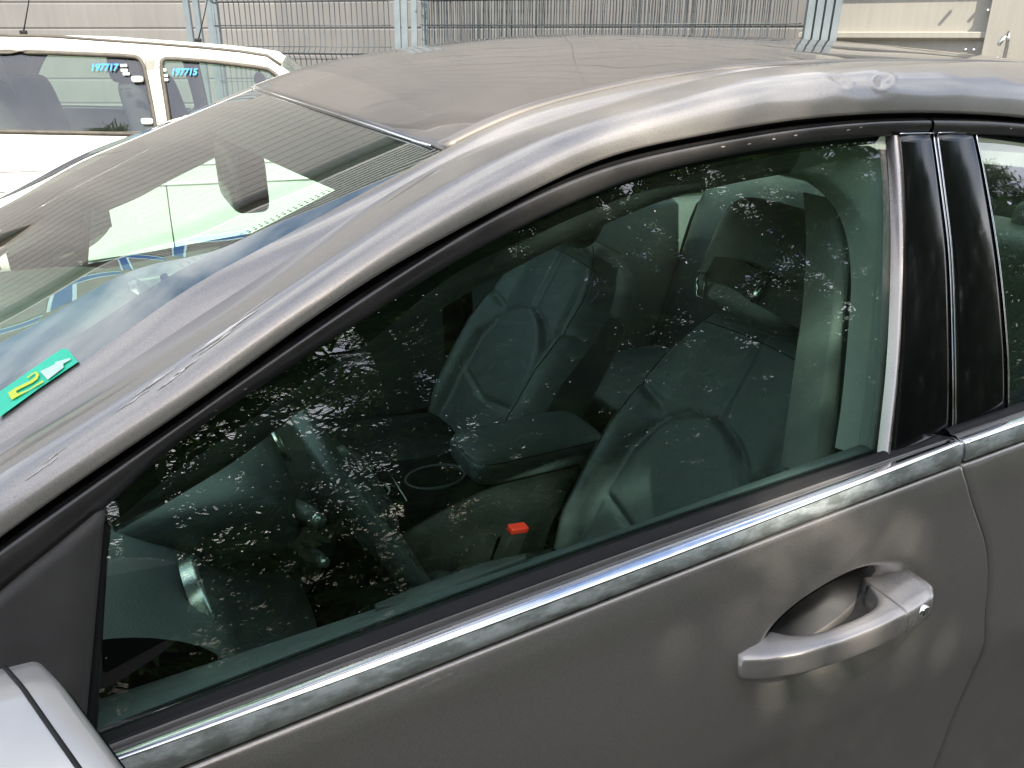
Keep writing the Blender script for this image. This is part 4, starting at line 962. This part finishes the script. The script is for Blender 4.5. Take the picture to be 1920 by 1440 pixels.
# scratches scraped through the lacquer of the A-pillar: slim raised burrs of bare metal
pmat('bare_scratch', (.80, .76, .70), (.85, .82, .78), rough=.45, scale=90)
def rail_at(x, q):
    i = int(np.argmin(np.abs(xs - x))); j = q * (nq - 1); j0 = int(j); f_ = j - j0; return S[i, j0] * (1 - f_) + S[i, min(j0 + 1, nq - 1)] * f_
rg = np.random.default_rng(5); V = []; F = []
for (x0, x1, q0, q1, w) in ((.865, .925, .60, .57, .0011), (.872, .905, .645, .62, .0006), (.845, .87, .69, .68, .0006), (.815, .852, .62, .60, .0006), (.838, .856, .72, .70, .0005), (.80, .83, .66, .65, .0004), (.90, .94, .54, .52, .0004), (.735, .76, .74, .73, .0004), (.75, .765, .70, .69, .0003)):
    nn = 10; P = np.array([rail_at(x0 + (x1 - x0) * u, q0 + (q1 - q0) * u + rg.normal(0, .004)) for u in np.linspace(0, 1, nn)]) + (0, -.0001, .0002)
    v, f_ = tube_vf(P, 1.7 * w * np.sin(np.linspace(.15, 3.0, nn)) * rg.uniform(.5, 1.2, nn), 5, len(V)); V += v; F += f_
tag(cmesh('scratch_marks', V, F, 'bare_scratch', side_frame), kind='stuff')

# chips knocked out of the black frame trim
V = []; F = []; rg = np.random.default_rng(9)
for x_, k_ in ((1.425, .35), (1.462, .5), (1.498, .45), (1.53, .4), (1.612, .45), (1.632, .35), (.90, .5), (.875, .6), (1.90, .5)):
    a_, b_ = atx(Ul, np.array([x_]))[0], atx(Tfull if x_ < 1.7 else Trl, np.array([x_]))[0]; p = (1 - k_)**2 * a_ + 2 * k_ * (1 - k_) * ((a_ + b_) / 2 + (0, -.0075, .003)) + k_**2 * b_ + (0, -.0004, .0002)
    up_ = (a_ - b_) / np.linalg.norm(a_ - b_); n0 = len(V); q = rg.uniform(.4, 1.0, 6)
    for j in range(6): an_ = j * 1.047; V.append(p + np.array([1, 0, 0]) * math.cos(an_) * .0036 * q[j] + up_ * math.sin(an_) * .0011 * q[j])
    F.append(tuple(range(n0, n0 + 6)))
tag(cmesh('trim_chips', V, F, 'bare_scratch', fd, False), kind='stuff')
# --- wing mirror
wm = empty('wing_mirror', cpos((.70, -.90, .95)), car)
def wmp(P): return np.asarray(P, float) - np.array([.70, -.90, .95])
pmat('mirror_cap_skylit', (.46, .45, .43), (.50, .49, .47), rough=.3, metal=.5, scale=20, coat=.4)  # pale base colour carries the sky's reflection on the housing
def msec(f_, n=36):
    """one upright section of the housing at fraction f_ of its width, seen from the end"""
    y = -.888 - .215 * f_; xr = .738 + .080 * f_; wd = .135 * (1 - .25 * f_**3); zc = 1.005 + .004 * f_; hh = .071 * (1 - .30 * f_**4) * (.86 + .14 * min(1, f_ * 5))
    an = np.linspace(0, 2 * math.pi, n, endpoint=False); c, s = np.cos(an), np.sin(an)
    px = np.where(c > 0, np.abs(c)**.28 * wd * .18, -np.abs(c)**.75 * wd * .82); pz = np.sign(s) * np.abs(s)**.55 * hh
    return np.stack([xr - wd * .18 + px, np.full(n, y), zc + pz], -1)
fr = np.r_[.0, .01, .03, .08, np.linspace(.15, .85, 14), .92, .96, .985, 1.0]
P = np.array([msec(f_) for f_ in fr]); cc = P.mean(1, keepdims=True)
P[0] = cc[0] + (P[0] - cc[0]) * .55; P[1] = cc[1] + (P[1] - cc[1]) * .88; P[-1] = cc[-1] + (P[-1] - cc[-1]) * .35; P[-2] = cc[-2] + (P[-2] - cc[-2]) * .70; P[-3] = cc[-3] + (P[-3] - cc[-3]) * .88
V, F = gridvf(wmp(P), cv=True); n_ = len(V); K = P.shape[1]
F = list(F) + [tuple(range(K)), tuple((len(fr) - 1) * K + i for i in range(K))[::-1]]
mesh('housing', V, F, 'mirror_cap_skylit', wm)
# groove between cap and rim, and the glass facing the driver
gp = []
for f_ in np.linspace(.03, .96, 20):
    q = msec(f_); i = int(np.argmax(q[:, 2] - .55 * np.abs(q[:, 0] - (q[:, 0].max() - .020)) * 4)); gp.append(q[i] + (0, 0, .0006))
tube('cap_groove', wmp(gp), .0014, 'rubber', wm, 6)
gm = np.array([[msec(f_)[0] * 1.0 + np.array([.001, 0, h]) for h in (-.05, .05)] for f_ in (.08, .92)])
grid('mirror_glass', wmp(gm), 'window_dark', wm)
tube('arm', wmp([(.70, -.80, .945), (.70, -.85, .95), (.705, -.90, .965)]), [.028, .026, .022], 'sail_plastic', wm, 12)
wm2 = empty('wing_mirror', cpos((.70, .90, .95)), car)
for ch in list(wm.children):
    mirrored(ch, wm2)

# --- rest of the body (out of frame, kept simple but complete)
def quarter(name, x0, x1, xw_, n=60):
    P = np.zeros((n, 24, 3))
    for i, x in enumerate(np.linspace(x0, x1, n)):
        lo = .24; d_ = .345**2 - (x - xw_)**2
        if d_ > 0: lo = max(lo, .31 + math.sqrt(d_))
        tz = zb(np.array([x]))[0] + (.0 if name == 'rear_quarter' else .0)
        if x < .5: tz = .905 - .10 * ((.5 - x) / 1.4)**1.6 - .02
        if x > 2.5: tz = zb(np.array([2.5]))[0] + .0
        for j, v in enumerate(np.linspace(0, 1, 24)):
            z = tz + (lo - tz) * v; P[i, j] = (x, yd(np.array([x]), np.array([z]))[0], z)
    o = cgrid(name, P, 'paint', car, flip=True); mirrored(o, car); return P
qf = quarter('front_wing', -.88, .496, 0.0); qr = quarter('rear_quarter', 2.524, 3.62, 2.70)
xh = np.linspace(.42, -.86, 40); P = np.zeros((40, 31, 3)); qh = np.linspace(-1, 1, 31)
for i, x in enumerate(xh):
    ez = .905 - .10 * ((max(0, .5 - x)) / 1.4)**1.6 - .02; ey = -yd(np.array([x]), np.array([ez]))[0] - .006
    P[i] = np.stack([x - .10 * (1 - qh**2) * 1.0, ey * qh, ez + .055 * (1 - qh**4) * (1 - .35 * (i / 39)**2) + .002], -1)
cgrid('bonnet', P, 'paint', car)
fx = []
for v in np.linspace(0, 1, 14):
    z = .80 - .52 * v; fx.append([(-.86 - .13 * (1 - abs(q)**2.6) - .03 * math.sin(v * 3.1), q * .80, z + .05 * (1 - q**4) * (1 - v)) for q in qh])
cgrid('front_bumper', np.array(fx), 'paint', car)
rx = []
for v in np.linspace(0, 1, 14):
    z = 1.0 - .72 * v; rx.append([(3.62 + .09 * (1 - abs(q)**2.6) + .03 * math.sin(v * 3.1), q * .80, z + .02 * (1 - q**4) * (1 - v)) for q in qh])
cgrid('rear_bumper', np.array(rx), 'paint', car)
xq = np.linspace(2.405, 3.15, 30); Aq = atx(Al, xq) + (0, .004, .002); cgrid('rear_window', crown(Aq, np.zeros(30), .030 - .0 * xq), 'windscreen_glass', car)
P = np.array([[(x, q * (.74 + .04 * k), 1.17 - .12 * k + .03 * (1 - q**2)) for q in np.linspace(-1, 1, 21)] for k, x in zip(np.linspace(0, 1, 12), np.linspace(3.14, 3.64, 12))])
cgrid('boot_lid', P, 'paint', car)
Pq = [atx(Gl, np.linspace(2.55, 3.15, 20)), np.stack([np.linspace(2.55, 3.6, 20), np.full(20, -.845), np.full(20, zb(np.array([2.5]))[0] + .003)], -1)]
o = cgrid('rear_pillar', bezier_loft(Pq[0], Pq[1], np.array([0, .0, .0]), 6), 'paint', car, flip=True); mirrored(o, car)
o = cgrid('cowl_side', np.array([[(.30, -.86, .90), (.30, -.75, .95)], [(.56, -.845, .925), (.56, -.80, .965)]]), 'frame_black', car); mirrored(o, car)
crbox('underbody', (1.35, 0, .30), (4.3, 1.55, .10), 'dark_pit', car, .02, 2)
for x in (0, 2.70):
    for s in (-1, 1): wheel('wheel', x - CAR_OFF[0], s * .775, car, .315, s)

# ------------------------------------------------------------------ inside of the car
# inner face of the door frame, seen through the glass
C1 = spline(arr('C1'), 80); C2 = arr('C2'); C2t = C2[C2[:, 0] <= 1.58][:12]
xi = np.linspace(.784, 1.571, 80)
Ti = atx(Tl, np.linspace(.765, 1.695, 80)) + (0, .010, 0); C1i = atx(C1, np.linspace(.779, 1.696, 80))
o = cgrid('frame_inner', bezier_loft(Ti, C1i, np.array([0, -.004, .006]), 6), 'rubber', fd); mirrored(o, fd2)
C1b = atx(C1, xi); C2b = atx(spline(C2t, 60), xi)
o = cgrid('frame_lining', np.concatenate([bezier_loft(C1b, C2b, np.array([0, -.004, -.002]), 6), (C2b + (0, .03, .004))[:, None], (C2b + (0, .06, .03))[:, None]], 1), 'frame_black', fd); mirrored(o, fd2)
Cc = spline(C2[11:], 50)
out_ = spline([(1.571, -.650, 1.3145), (1.66, -.648, 1.316), (1.694, -.650, 1.312), (1.694, -.664, 1.285), (1.682, -.69, 1.225), (1.66, -.722, 1.14), (1.632, -.757, 1.03), (1.612, -.778, .955)], 50)
o = cgrid('frame_corner', np.concatenate([bezier_loft(out_, Cc, np.array([0, -.003, 0]), 6), (Cc + (-.004, .03, -.004))[:, None]], 1), 'pillar_grey', fd); mirrored(o, fd2)
oe = out_[12:]
o = cgrid('run_channel', multi(oe + (.0, .002, 0), oe + (.008, -.006, 0), oe + (.018, -.008, 0), oe + (.020, -.002, 0), oe + (.03, -.004, 0)), 'pillar_grey', fd); mirrored(o, fd2)
for s_ in (.010, .019):
    o = ctube('channel_lip', oe + (s_, -.009, 0), .0016, 'grey_plastic', fd, 5); mirrored(o, fd2)
# door top rail inside
xi = np.linspace(.735, 1.62, 90)
m_ = wline('isill_mid', xi, 0); i_ = wline('isill_in', xi, 0); s_ = wline('seal_top', xi, 0)
g0 = s_ + (0, .010, -.012)
ins = multi(g0, g0 + (0, .006, .002), m_ + (0, -.016, -.006), m_ + (0, -.012, -.0035), m_ + (0, -.006, .0005), m_ + (0, .004, .001), (m_ + i_) / 2 + (0, 0, .002), i_ + (0, -.006, .0015), i_, i_ + (0, .005, -.008), i_ + (0, .012, -.06), i_ + (0, .035, -.20), i_ + (0, .04, -.50))
o = cgrid('inner_door_panel', ins, 'dash_plastic', fd); mirrored(o, fd2)
for dy, dz in ((.006, .0028), (.013, .0015)):
    o = ctube('inner_seal_lip', s_ + (0, dy + .006, dz - .010), .0018, 'rubber', fd, 5); mirrored(o, fd2)
xi2 = np.linspace(1.72, 2.60, 50); zr = .955 + .0 * xi2
o = cgrid('inner_door_panel', multi(np.stack([xi2, 0*xi2 - .80, zr], -1), np.stack([xi2, 0*xi2 - .77, zr + .004], -1), np.stack([xi2, 0*xi2 - .735, zr - .01], -1), np.stack([xi2, 0*xi2 - .70, zr - .5], -1)), 'dash_plastic', rd); mirrored(o, rd2)
sa, sb = spline(arr('sliver_a'), 24), spline(arr('sliver_b'), 24)
cgrid('loose_trim_strip', np.concatenate([(sb + (0, 0, -.006))[:, None], bezier_loft(sb, sa, np.array([0, 0, .003]), 6), (sa + (0, .002, -.008))[:, None]], 1), 'sail_plastic', fd)
# B-pillar lining behind the seat
bl, br = spline(arr('bcolL'), 40), spline(arr('bcolR'), 40)
o = cgrid('pillar_lining', np.concatenate([(bl + (.0, .05, 0))[:, None], bezier_loft(bl, br, np.array([0, -.010, 0]), 8), (br + (.004, .012, 0))[:, None]], 1), 'grey_plastic', car, flip=False); mirrored(o, car)
o = cgrid('pillar_inner', multi(br + (.002, .014, 0), br + (.06, .004, 0), br + (.12, .02, 0)), 'pillar_dark' if 'pillar_dark' in M else pmat('pillar_dark', (.06, .06, .057), (.08, .08, .075), rough=.7, scale=20), car); mirrored(o, car)
# A-pillar / roof side lining closing the gap to the roof
xl = np.linspace(.60, 2.4, 90); a0 = atx(Al, xl) + (0, .02, -.03); a1 = np.stack([xl, np.interp(xl, C2t[:, 0], C2t[:, 1]) + .055, np.interp(xl, C2t[:, 0], C2t[:, 2]) + .028], -1)
a1[xl < .784, 2] = 1.055 + .028 - (.784 - xl[xl < .784]) * .5; a1[xl > 1.58, 2] = 1.316 - np.maximum(0, xl[xl > 1.58] - 1.9) * .14
o = cgrid('roof_side_lining', multi(a0, (a0 + a1) / 2 + (0, -.01, 0), a1), 'pillar_dark' if 'pillar_dark' in M else pmat('pillar_dark', (.10, .10, .095), (.13, .13, .12), rough=.7, scale=20), car); mirrored(o, car)
xr_ = np.linspace(1.13, 2.42, 40); Ah = atx(Al, xr_) + (0, .02, -.035)
cgrid('headliner', crown(Ah, .07 * np.clip(1 - (xr_ - 1.13) / .5, 0, 1), .03 + 0 * xr_), 'headliner', car)
# floor, bulkhead, shelf
cgrid('floor_carpet', np.array([[(.45, -.76, .33), (.45, .76, .33)], [(2.9, -.76, .33), (2.9, .76, .33)]]), 'carpet', car)
cgrid('bulkhead', np.array([[(.46, -.76, .33), (.46, .76, .33)], [(.40, -.76, .92), (.40, .76, .92)]]), 'carpet', car)
cgrid('parcel_shelf', np.array([[(2.62, -.68, 1.0), (2.62, .68, 1.0)], [(3.2, -.68, 1.02), (3.2, .68, 1.02)]]), 'carpet', car)

# --- seats
LEAN = R(30); eu = np.array([math.sin(LEAN), 0, math.cos(LEAN)]); ef = np.array([-math.cos(LEAN), 0, math.sin(LEAN)])
SO = np.array([1.545, 0, .475])     # foot of the backrest front face
def seat_width(t): return np.interp(t, [0, .12, .30, .50, .64, .76, .86, .94, 1.0], [.215, .238, .25, .252, .250, .238, .205, .165, .10])
def panel_mask(y, t):
    # rounded tombstone: centre panel of the backrest
    hw = np.interp(t, [0, .25, .42, .52, .58, .62, .645], [.145, .155, .152, .132, .10, .06, 0]); return hw - np.abs(y)
def front_relief(y, t, w):
    a = np.abs(y) / w
    bol = .058 * sstep(.50, .80, a) * np.interp(t, [0, .1, .45, .62, .8, 1], [.85, 1, .85, .45, .12, 0])
    edge = -.055 * np.clip(a - .72, 0, 1)**2 / .28**2 * 1.0
    pm = panel_mask(y, t); pan = .012 * sstep(0, .03, pm) - .010 * np.exp(-((pm - .0) / .008)**2)
    cross = -.010 * np.exp(-((t - .20 - .30 * np.abs(y)) / .012)**2) * sstep(0, .02, pm)
    vsw = -.006 * np.exp(-((t - .62 - .55 * (np.abs(y) - .2)) / .014)**2) * sstep(.10, .16, np.abs(y))
    return bol + edge + pan + cross + vsw
def seat(name, yc, lab):
    root = empty(name, cpos((SO[0], yc, .33)), car); tag(root, lab)
    off = np.array([SO[0], 0, .33])
    nt_, ns = 110, 96; LB = .60
    ts = np.r_[np.linspace(0, .93, 96), np.linspace(.94, 1, 14)]
    P = np.zeros((len(ts), ns + 30, 3))
    for i, t in enumerate(ts):
        w = float(seat_width(t)); a = np.sin(np.linspace(-math.pi/2, math.pi/2, ns)) ; y = w * a
        round_top = -.05 * max(0, (t - .90) / .10)**2
        d = front_relief(y, np.full(ns, t), w) + round_top
        f_ = SO + eu * (t * LB) + ef[None] * d[:, None]; f_[:, 1] = y
        yb = w * np.linspace(1, -1, 32)[1:-1]; th = .115 * (1 - max(0, (t - .9) / .1)**2 * .6)
        b_ = SO + eu * (t * LB) - ef[None] * (th * np.sqrt(np.clip(1 - (yb / w)**4, 0, 1)) + .055)[:, None]; b_[:, 1] = yb
        P[i] = np.concatenate([f_, b_], 0)
    V, F = gridvf(P - off, cv=True); F = list(F); K = P.shape[1]; F.append(tuple((len(ts) - 1) * K + j for j in range(K)))
    mesh('backrest', V, F, 'leather', root)
    # piping seams
    for sgn in (-1, 1):
        L_ = []
        for t in np.linspace(.02, .97, 60):
            w = float(seat_width(t)); y = sgn * w * .80; d = front_relief(np.array([y]), np.array([t]), w)[0]; p = SO + eu * (t * LB) + ef * (d + .0006); p[1] = y; L_.append(p)
        tube('seam', np.array(L_) - off, .0011, 'stitch', root, 5)
    L_ = []
    for yy in np.linspace(-.165, .165, 40):
        t = .90 - .6 * yy**2; w = float(seat_width(t)); d = front_relief(np.array([yy]), np.array([t]), w)[0]; p = SO + eu * (t * LB) + ef * (d + .0008); p[1] = yy; L_.append(p)
    tube('seam', np.array(L_) - off, .0012, 'stitch', root, 5)
    # cushion
    nx_ = 60; P = np.zeros((nx_, 64, 3))
    for i, u in enumerate(np.linspace(0, 1, nx_)):
        x = 1.06 + .52 * u; w = .230 * (1 - .12 * (1 - min(1, u * 5))**2); y = w * np.sin(np.linspace(-math.pi/2, math.pi/2, 44)); a = np.abs(y) / w
        z = .480 - .045 * u + .045 * sstep(.5, .85, a) - .07 * np.clip(a - .78, 0, 1)**2 / .05 - .07 * max(0, 1 - u * 7)**2 - .012 * np.exp(-((a - .55) / .05)**2) - .008 * math.exp(-((u - .45) / .02)**2)
        yb = w * np.linspace(1, -1, 22)[1:-1]; P[i, :44] = np.stack([np.full(44, x), y, z], -1); P[i, 44:] = np.stack([np.full(20, x), yb, np.full(20, .36)], -1)
    V, F = gridvf(P - off, cv=True); F = list(F) + [tuple(range(64))[::-1]]
    mesh('cushion', V, F, 'leather_shaded', root)
    hc_ = SO + eu * .655 + ef * .075 - off
    rt = Matrix.Rotation(LEAN - .12, 3, 'Y')
    superell('headrest', hc_, (.055, .142, .105), (.45, .5), 'leather_smooth', root, 24, 32, rot=rt, warp=lambda q: q + np.array([.02 * (q[1] / .13)**2, 0, 0]))
    for s in (-.05, .05):
        tube('headrest_post', [SO + eu * .55 - ef * .05 - off + (0, s, 0), SO + eu * .63 + ef * .05 - off + (0, s, 0)], .006, 'chrome', root, 8)
    return root
seat('driver_seat', -.362, 'black leather driver seat with stitched side bolsters')
seat('passenger_seat', .362, 'black leather front passenger seat')
rb = empty('rear_bench', cpos((2.35, 0, .33)), car)
for y in (-.36, .36):
    superell('backrest', (.15, y, .40), (.10, .36, .33), (.3, .35), 'leather', rb, 18, 28, warp=lambda q: q + np.array([.3 * q[2], 0, 0]))
    superell('headrest', (.30, y, .72), (.05, .13, .07), (.5, .5), 'leather', rb, 14, 20)
superell('cushion', (-.15, 0, .10), (.27, .70, .10), (.3, .3), 'leather', rb, 16, 30)

# --- dashboard
dash_pts = np.array([(.26, .925), (.45, .945), (.62, .950), (.76, .940), (.845, .908), (.895, .865), (.935, .80), (.97, .73), (.99, .66), (.97, .58), (.90, .50)])
ys_ = np.linspace(-.715, .715, 90); pr_ = spline(np.c_[dash_pts[:, 0], 0 * dash_pts[:, 0], dash_pts[:, 1]], 60)
P = np.zeros((90, 60, 3))
for i, y in enumerate(ys_):
    bulge = .115 * math.exp(-(abs(y / .23))**4); k = np.clip((.95 - pr_[:, 2]) / .20, 0, 1); sh = -.085 * sstep(.42, .58, np.array([abs(y)]))[0]
    pas = .05 * sstep(.12, .3, np.array([y]))[0]
    P[i] = np.stack([pr_[:, 0] + (bulge + sh + pas) * k, np.full(60, y), pr_[:, 2] + .012 * math.exp(-(y / .3)**2) * k * 0], -1)
dash = cgrid('dashboard', P, 'dash_plastic', car)
csup('cluster_hood', (.865, -.36, .905), (.115, .185, .062), (.55, .5), 'leather_smooth', dash, 20, 34, warp=lambda q: q + np.array([-.25 * q[2], 0, 0]))
def vent(c, r_, n, par, tilt=0):
    n = np.array(n, float); n /= np.linalg.norm(n); a = np.cross(n, [0, 0, 1.]); a /= np.linalg.norm(a); b = np.cross(a, n); c = np.array(c)
    an = np.linspace(0, 2*math.pi, 40, endpoint=False)
    P = np.array([[c + n * h + (a * math.cos(t) + b * math.sin(t)) * q for t in an] for q, h in ((r_, -.008), (r_, .004), (r_*.96, .010), (r_*.86, .008), (r_*.80, -.004))])
    o = cgrid('air_vent', P, 'silver_plastic', par, cv=True)
    P = np.array([[c + n * h + (a * math.cos(t) + b * math.sin(t)) * q for t in an] for q, h in ((r_*.80, -.004), (r_*.25, -.006), (r_*.22, .004), (.0005, .006))])
    cgrid('vent_core', P, 'dark_pit', par, cv=True)
    for t in (0, math.pi/2):
        e = a * math.cos(t) + b * math.sin(t); ctube('vent_vane', [c - e * r_*.8 + n*.002, c + e * r_*.8 + n*.002], .004, 'silver_plastic', par, 6)
vent((.846, -.605, .872), .054, (.97, 0, .22), dash); vent((.846, .605, .872), .054, (.97, 0, .22), dash)
for y in (-.11, 0, .11): vent((1.010, y, .80), .043, (.95, 0, .3), dash)
# curved bright line and seam sweeping across the passenger side
for r_, z0, mt in ((.0022, .835, 'silver_plastic'), (.0016, .800, 'dark_pit')):
    L_ = []
    for y in np.linspace(.14, .70, 30):
        i = int(np.argmin(np.abs(ys_ - y))); zz = z0 - .10 * math.exp(-((y - .14) / .16)**2)
        bulge = .115 * math.exp(-(abs(y / .23))**4); xprof = np.interp(-zz, -pr_[10:45, 2], pr_[10:45, 0]); k = np.clip((.95 - zz) / .20, 0, 1); sh = -.085 * sstep(.42, .58, np.array([abs(y)]))[0]; pas = .05 * sstep(.12, .3, np.array([y]))[0]
        L_.append((xprof + (bulge + sh + pas) * k + .001, y, zz))
    ctube('dash_line', L_, r_, mt, dash, 6)
crbox('display_screen', (.90, .02, 1.0), (.016, .20, .12), 'gloss_black', dash, .006, 3, Matrix.Rotation(-.25, 3, 'Y'))
# --- steering wheel and column
sw = empty('steering_wheel', cpos((1.08, -.36, .82)), car)
nn = np.array([.9, 0, .43]); nn /= np.linalg.norm(nn); e1 = np.array([-nn[2], 0, nn[0]]); e2 = np.array([0, -1., 0])
an = np.linspace(0, 2*math.pi, 60, endpoint=False)
tube('rim', np.array([(e1 * math.cos(a) + e2 * math.sin(a)) * .185 for a in an]), .0165, 'leather_smooth', sw, 14, closed=True)
for a in (math.pi/2, -math.pi/2, math.pi):
    dv = e1 * math.cos(a) + e2 * math.sin(a); tube('spoke', [dv * .05 - nn*.005, dv * .12 - nn*.01, dv * .18], [.028, .022, .014], 'silver_plastic' if a == math.pi else 'leather_smooth', sw, 10)
P = np.array([[(e1 * math.cos(a) * (1.0 if math.cos(a) > 0 else 1.15) + e2 * math.sin(a) * 1.1) * r_ + nn * h for a in an] for r_, h in ((.05, -.05), (.072, -.03), (.076, .0), (.070, .022), (.045, .034), (.0005, .037))]); grid('airbag_cover', P, 'leather_smooth', sw, cv=True)
tube('hub_trim', np.array([(e1 * math.cos(a) * 1.15 + e2 * math.sin(a) * 1.1) * .078 + nn * .012 for a in np.linspace(math.pi*.62, math.pi*1.38, 24)]), .003, 'silver_plastic', sw, 6)
colm = empty('steering_column', cpos((.97, -.36, .80)), car)
tube('shroud', [(-.12, 0, .055), (-.02, 0, .01), (.06, 0, -.02)], [.075, .068, .055], 'dash_plastic', colm, 20)
def stalk(base, tip, r0, ringf):
    base, tip = np.array(base), np.array(tip); u = np.linspace(0, 1, 14); P = base + (tip - base) * u[:, None] + np.array([0, 0, .012]) * np.sin(u * 3.14)[:, None]
    rr_ = np.interp(u, [0, .15, .45, .72, .80, .97, 1], [r0*.75, r0*.9, r0*1.05, r0, r0*.92, r0*.72, r0*.5]); o = tube('stalk', P - np.array([.97, -.36, .80]), rr_, 'dash_plastic', colm, 16)
    d_ = (tip - base) / np.linalg.norm(tip - base); c = base + (tip - base) * ringf + np.array([0, 0, .012 * math.sin(ringf * 3.14)]) - np.array([.97, -.36, .80]); tube('stalk_ring', [c - d_ * .0014, c + d_ * .0014], r0 * 1.03, 'silver_plastic', colm, 18)
    e = P[-1] - np.array([.97, -.36, .80]); tube('stalk_button', [e - d_*.008, e + d_ * .004], [r0*.62, r0*.55], 'silver_plastic', colm, 14)
    # printed symbols
    for k, (s_, q) in enumerate(((.40, -.3), (.44, .2), (.47, -.25), (.36, .15), (.52, .05))):
        p = base + (tip - base) * s_ + np.array([0, 0, .012 * math.sin(s_ * 3.14)]); nz_ = np.array([.10, -.45, .88]); nz_ /= np.linalg.norm(nz_); t_ = np.cross(nz_, d_)
        p = p + nz_ * r0 * 1.045 + t_ * q * r0 - np.array([.97, -.36, .80]); mesh('printed_symbol', [p - d_*.0022, p - t_*.0010, p + d_*.0022, p + t_*.0010], [(0, 1, 2, 3)], 'white_mark', colm, False)
stalk((.915, -.40, .850), (.990, -.525, .893), .0165, .70); stalk((.945, -.41, .782), (.991, -.525, .831), .0125, .72)
# --- centre console
con = empty('centre_console', cpos((1.35, 0, .33)), car)
P = np.array([[(x, y, z) for (y, z) in ((-.13, .33), (-.125, .55), (-.115, .590), (-.09, .600), (.09, .600), (.115, .590), (.125, .55), (.13, .33))] for x in np.linspace(1.02, 1.72, 20)])
P[..., 2] += np.where(P[..., 2] > .5, np.interp(P[..., 0], [1.02, 1.2, 1.4], [.05, .01, 0]), 0)
grid('tunnel', P - np.array([1.35, 0, .33]), 'carpet', con)
superell('armrest', (.19, 0, .300), (.155, .088, .036), (.5, .28), 'leather', con, 20, 44)
an = np.linspace(0, 2*math.pi, 48, endpoint=False)
lp = np.array([(.155 * np.sign(math.cos(a)) * abs(math.cos(a))**.3, .089 * np.sign(math.sin(a)) * abs(math.sin(a))**.3, 0) for a in an])
tube('seam', lp * (.965, .955, 1) + (.19, 0, .322), .0013, 'stitch', con, 5, closed=True)
P = np.array([[(-.02 + .058 * r_ * math.cos(a), .0 + .042 * r_ * math.sin(a), h) for a in an] for r_, h in ((1.12, .2705), (1.06, .275), (1.0, .272), (.98, .20), (.01, .195))]); g_ = grid('cup_holder', P, 'dark_pit', con, cv=True)
tube('cup_ring', np.array([(-.02 + .063 * math.cos(a), .047 * math.sin(a), .2745) for a in an]), .0035, 'dash_plastic', con, 6, closed=True)
for dx, w in ((-.105, .004), (-.125, .004)):
    tube('console_trim', [(dx, -.07, .276), (dx + .004, .07, .276)], .0022, 'silver_plastic', con, 6)
tube('controller_ring', np.array([(-.155 + .032 * math.cos(a), -.01 + .032 * math.sin(a), .279) for a in an]), .0024, 'silver_plastic', con, 6, closed=True)
superell('controller', (-.155, -.01, .275), (.028, .028, .018), (.6, 1), 'gloss_black', con, 12, 24)
# --- belts
bk = empty('belt_buckle', cpos((1.416, -.165, .50)), car)
rbox('buckle_body', (0, 0, .015), (.044, .026, .085), 'pit_plastic', bk, .006, 3); rbox('release_button', (-.002, -.004, .060), (.042, .020, .014), 'red_plastic', bk, .003, 2)
bk.rotation_euler = (R(12), R(14), R(10))
sb_ = empty('seat_belt', cpos((1.70, -.62, 1.07)), car)
def bo(p): return np.array(p, float) - np.array([1.70, -.62, 1.07])
cl_ = spline([(1.715, -.64, 1.055), (1.71, -.56, 1.068), (1.72, -.45, 1.075), (1.735, -.36, 1.078), (1.745, -.29, 1.066)], 24)
wv = np.array([.012, 0, .020])
grid('webbing', multi(*(bo(cl_) + wv * s for s in (-1, -.3, .3, 1))), 'belt_web', sb_)
p = bo(cl_[12]); tube('belt_stop', [p - wv * .9 + (-.006, 0, 0), p + wv * .9 + (-.006, 0, 0)], .006, 'chrome', sb_, 10)
p = bo(cl_[-1]); lp = np.array([(-.012, y_ * .012, z_ * .022 - .028) for y_, z_ in ((-.8, 1), (.8, 1), (1, .2), (.7, -1), (-.7, -1), (-1, .2))]); tube('belt_tongue', lp + p, .0026, 'chrome', sb_, 6, closed=True)
# --- interior mirror
rv = empty('rear_view_mirror', cpos((1.02, 0, 1.236)), car)
superell('housing', (0, 0, 0), (.028, .112, .050), (.35, .38), 'frame_black', rv, 20, 36); tube('stem', [(0, 0, .03), (.012, 0, .065), (.004, 0, .088)], [.014, .012, .016], 'frame_black', rv, 10)
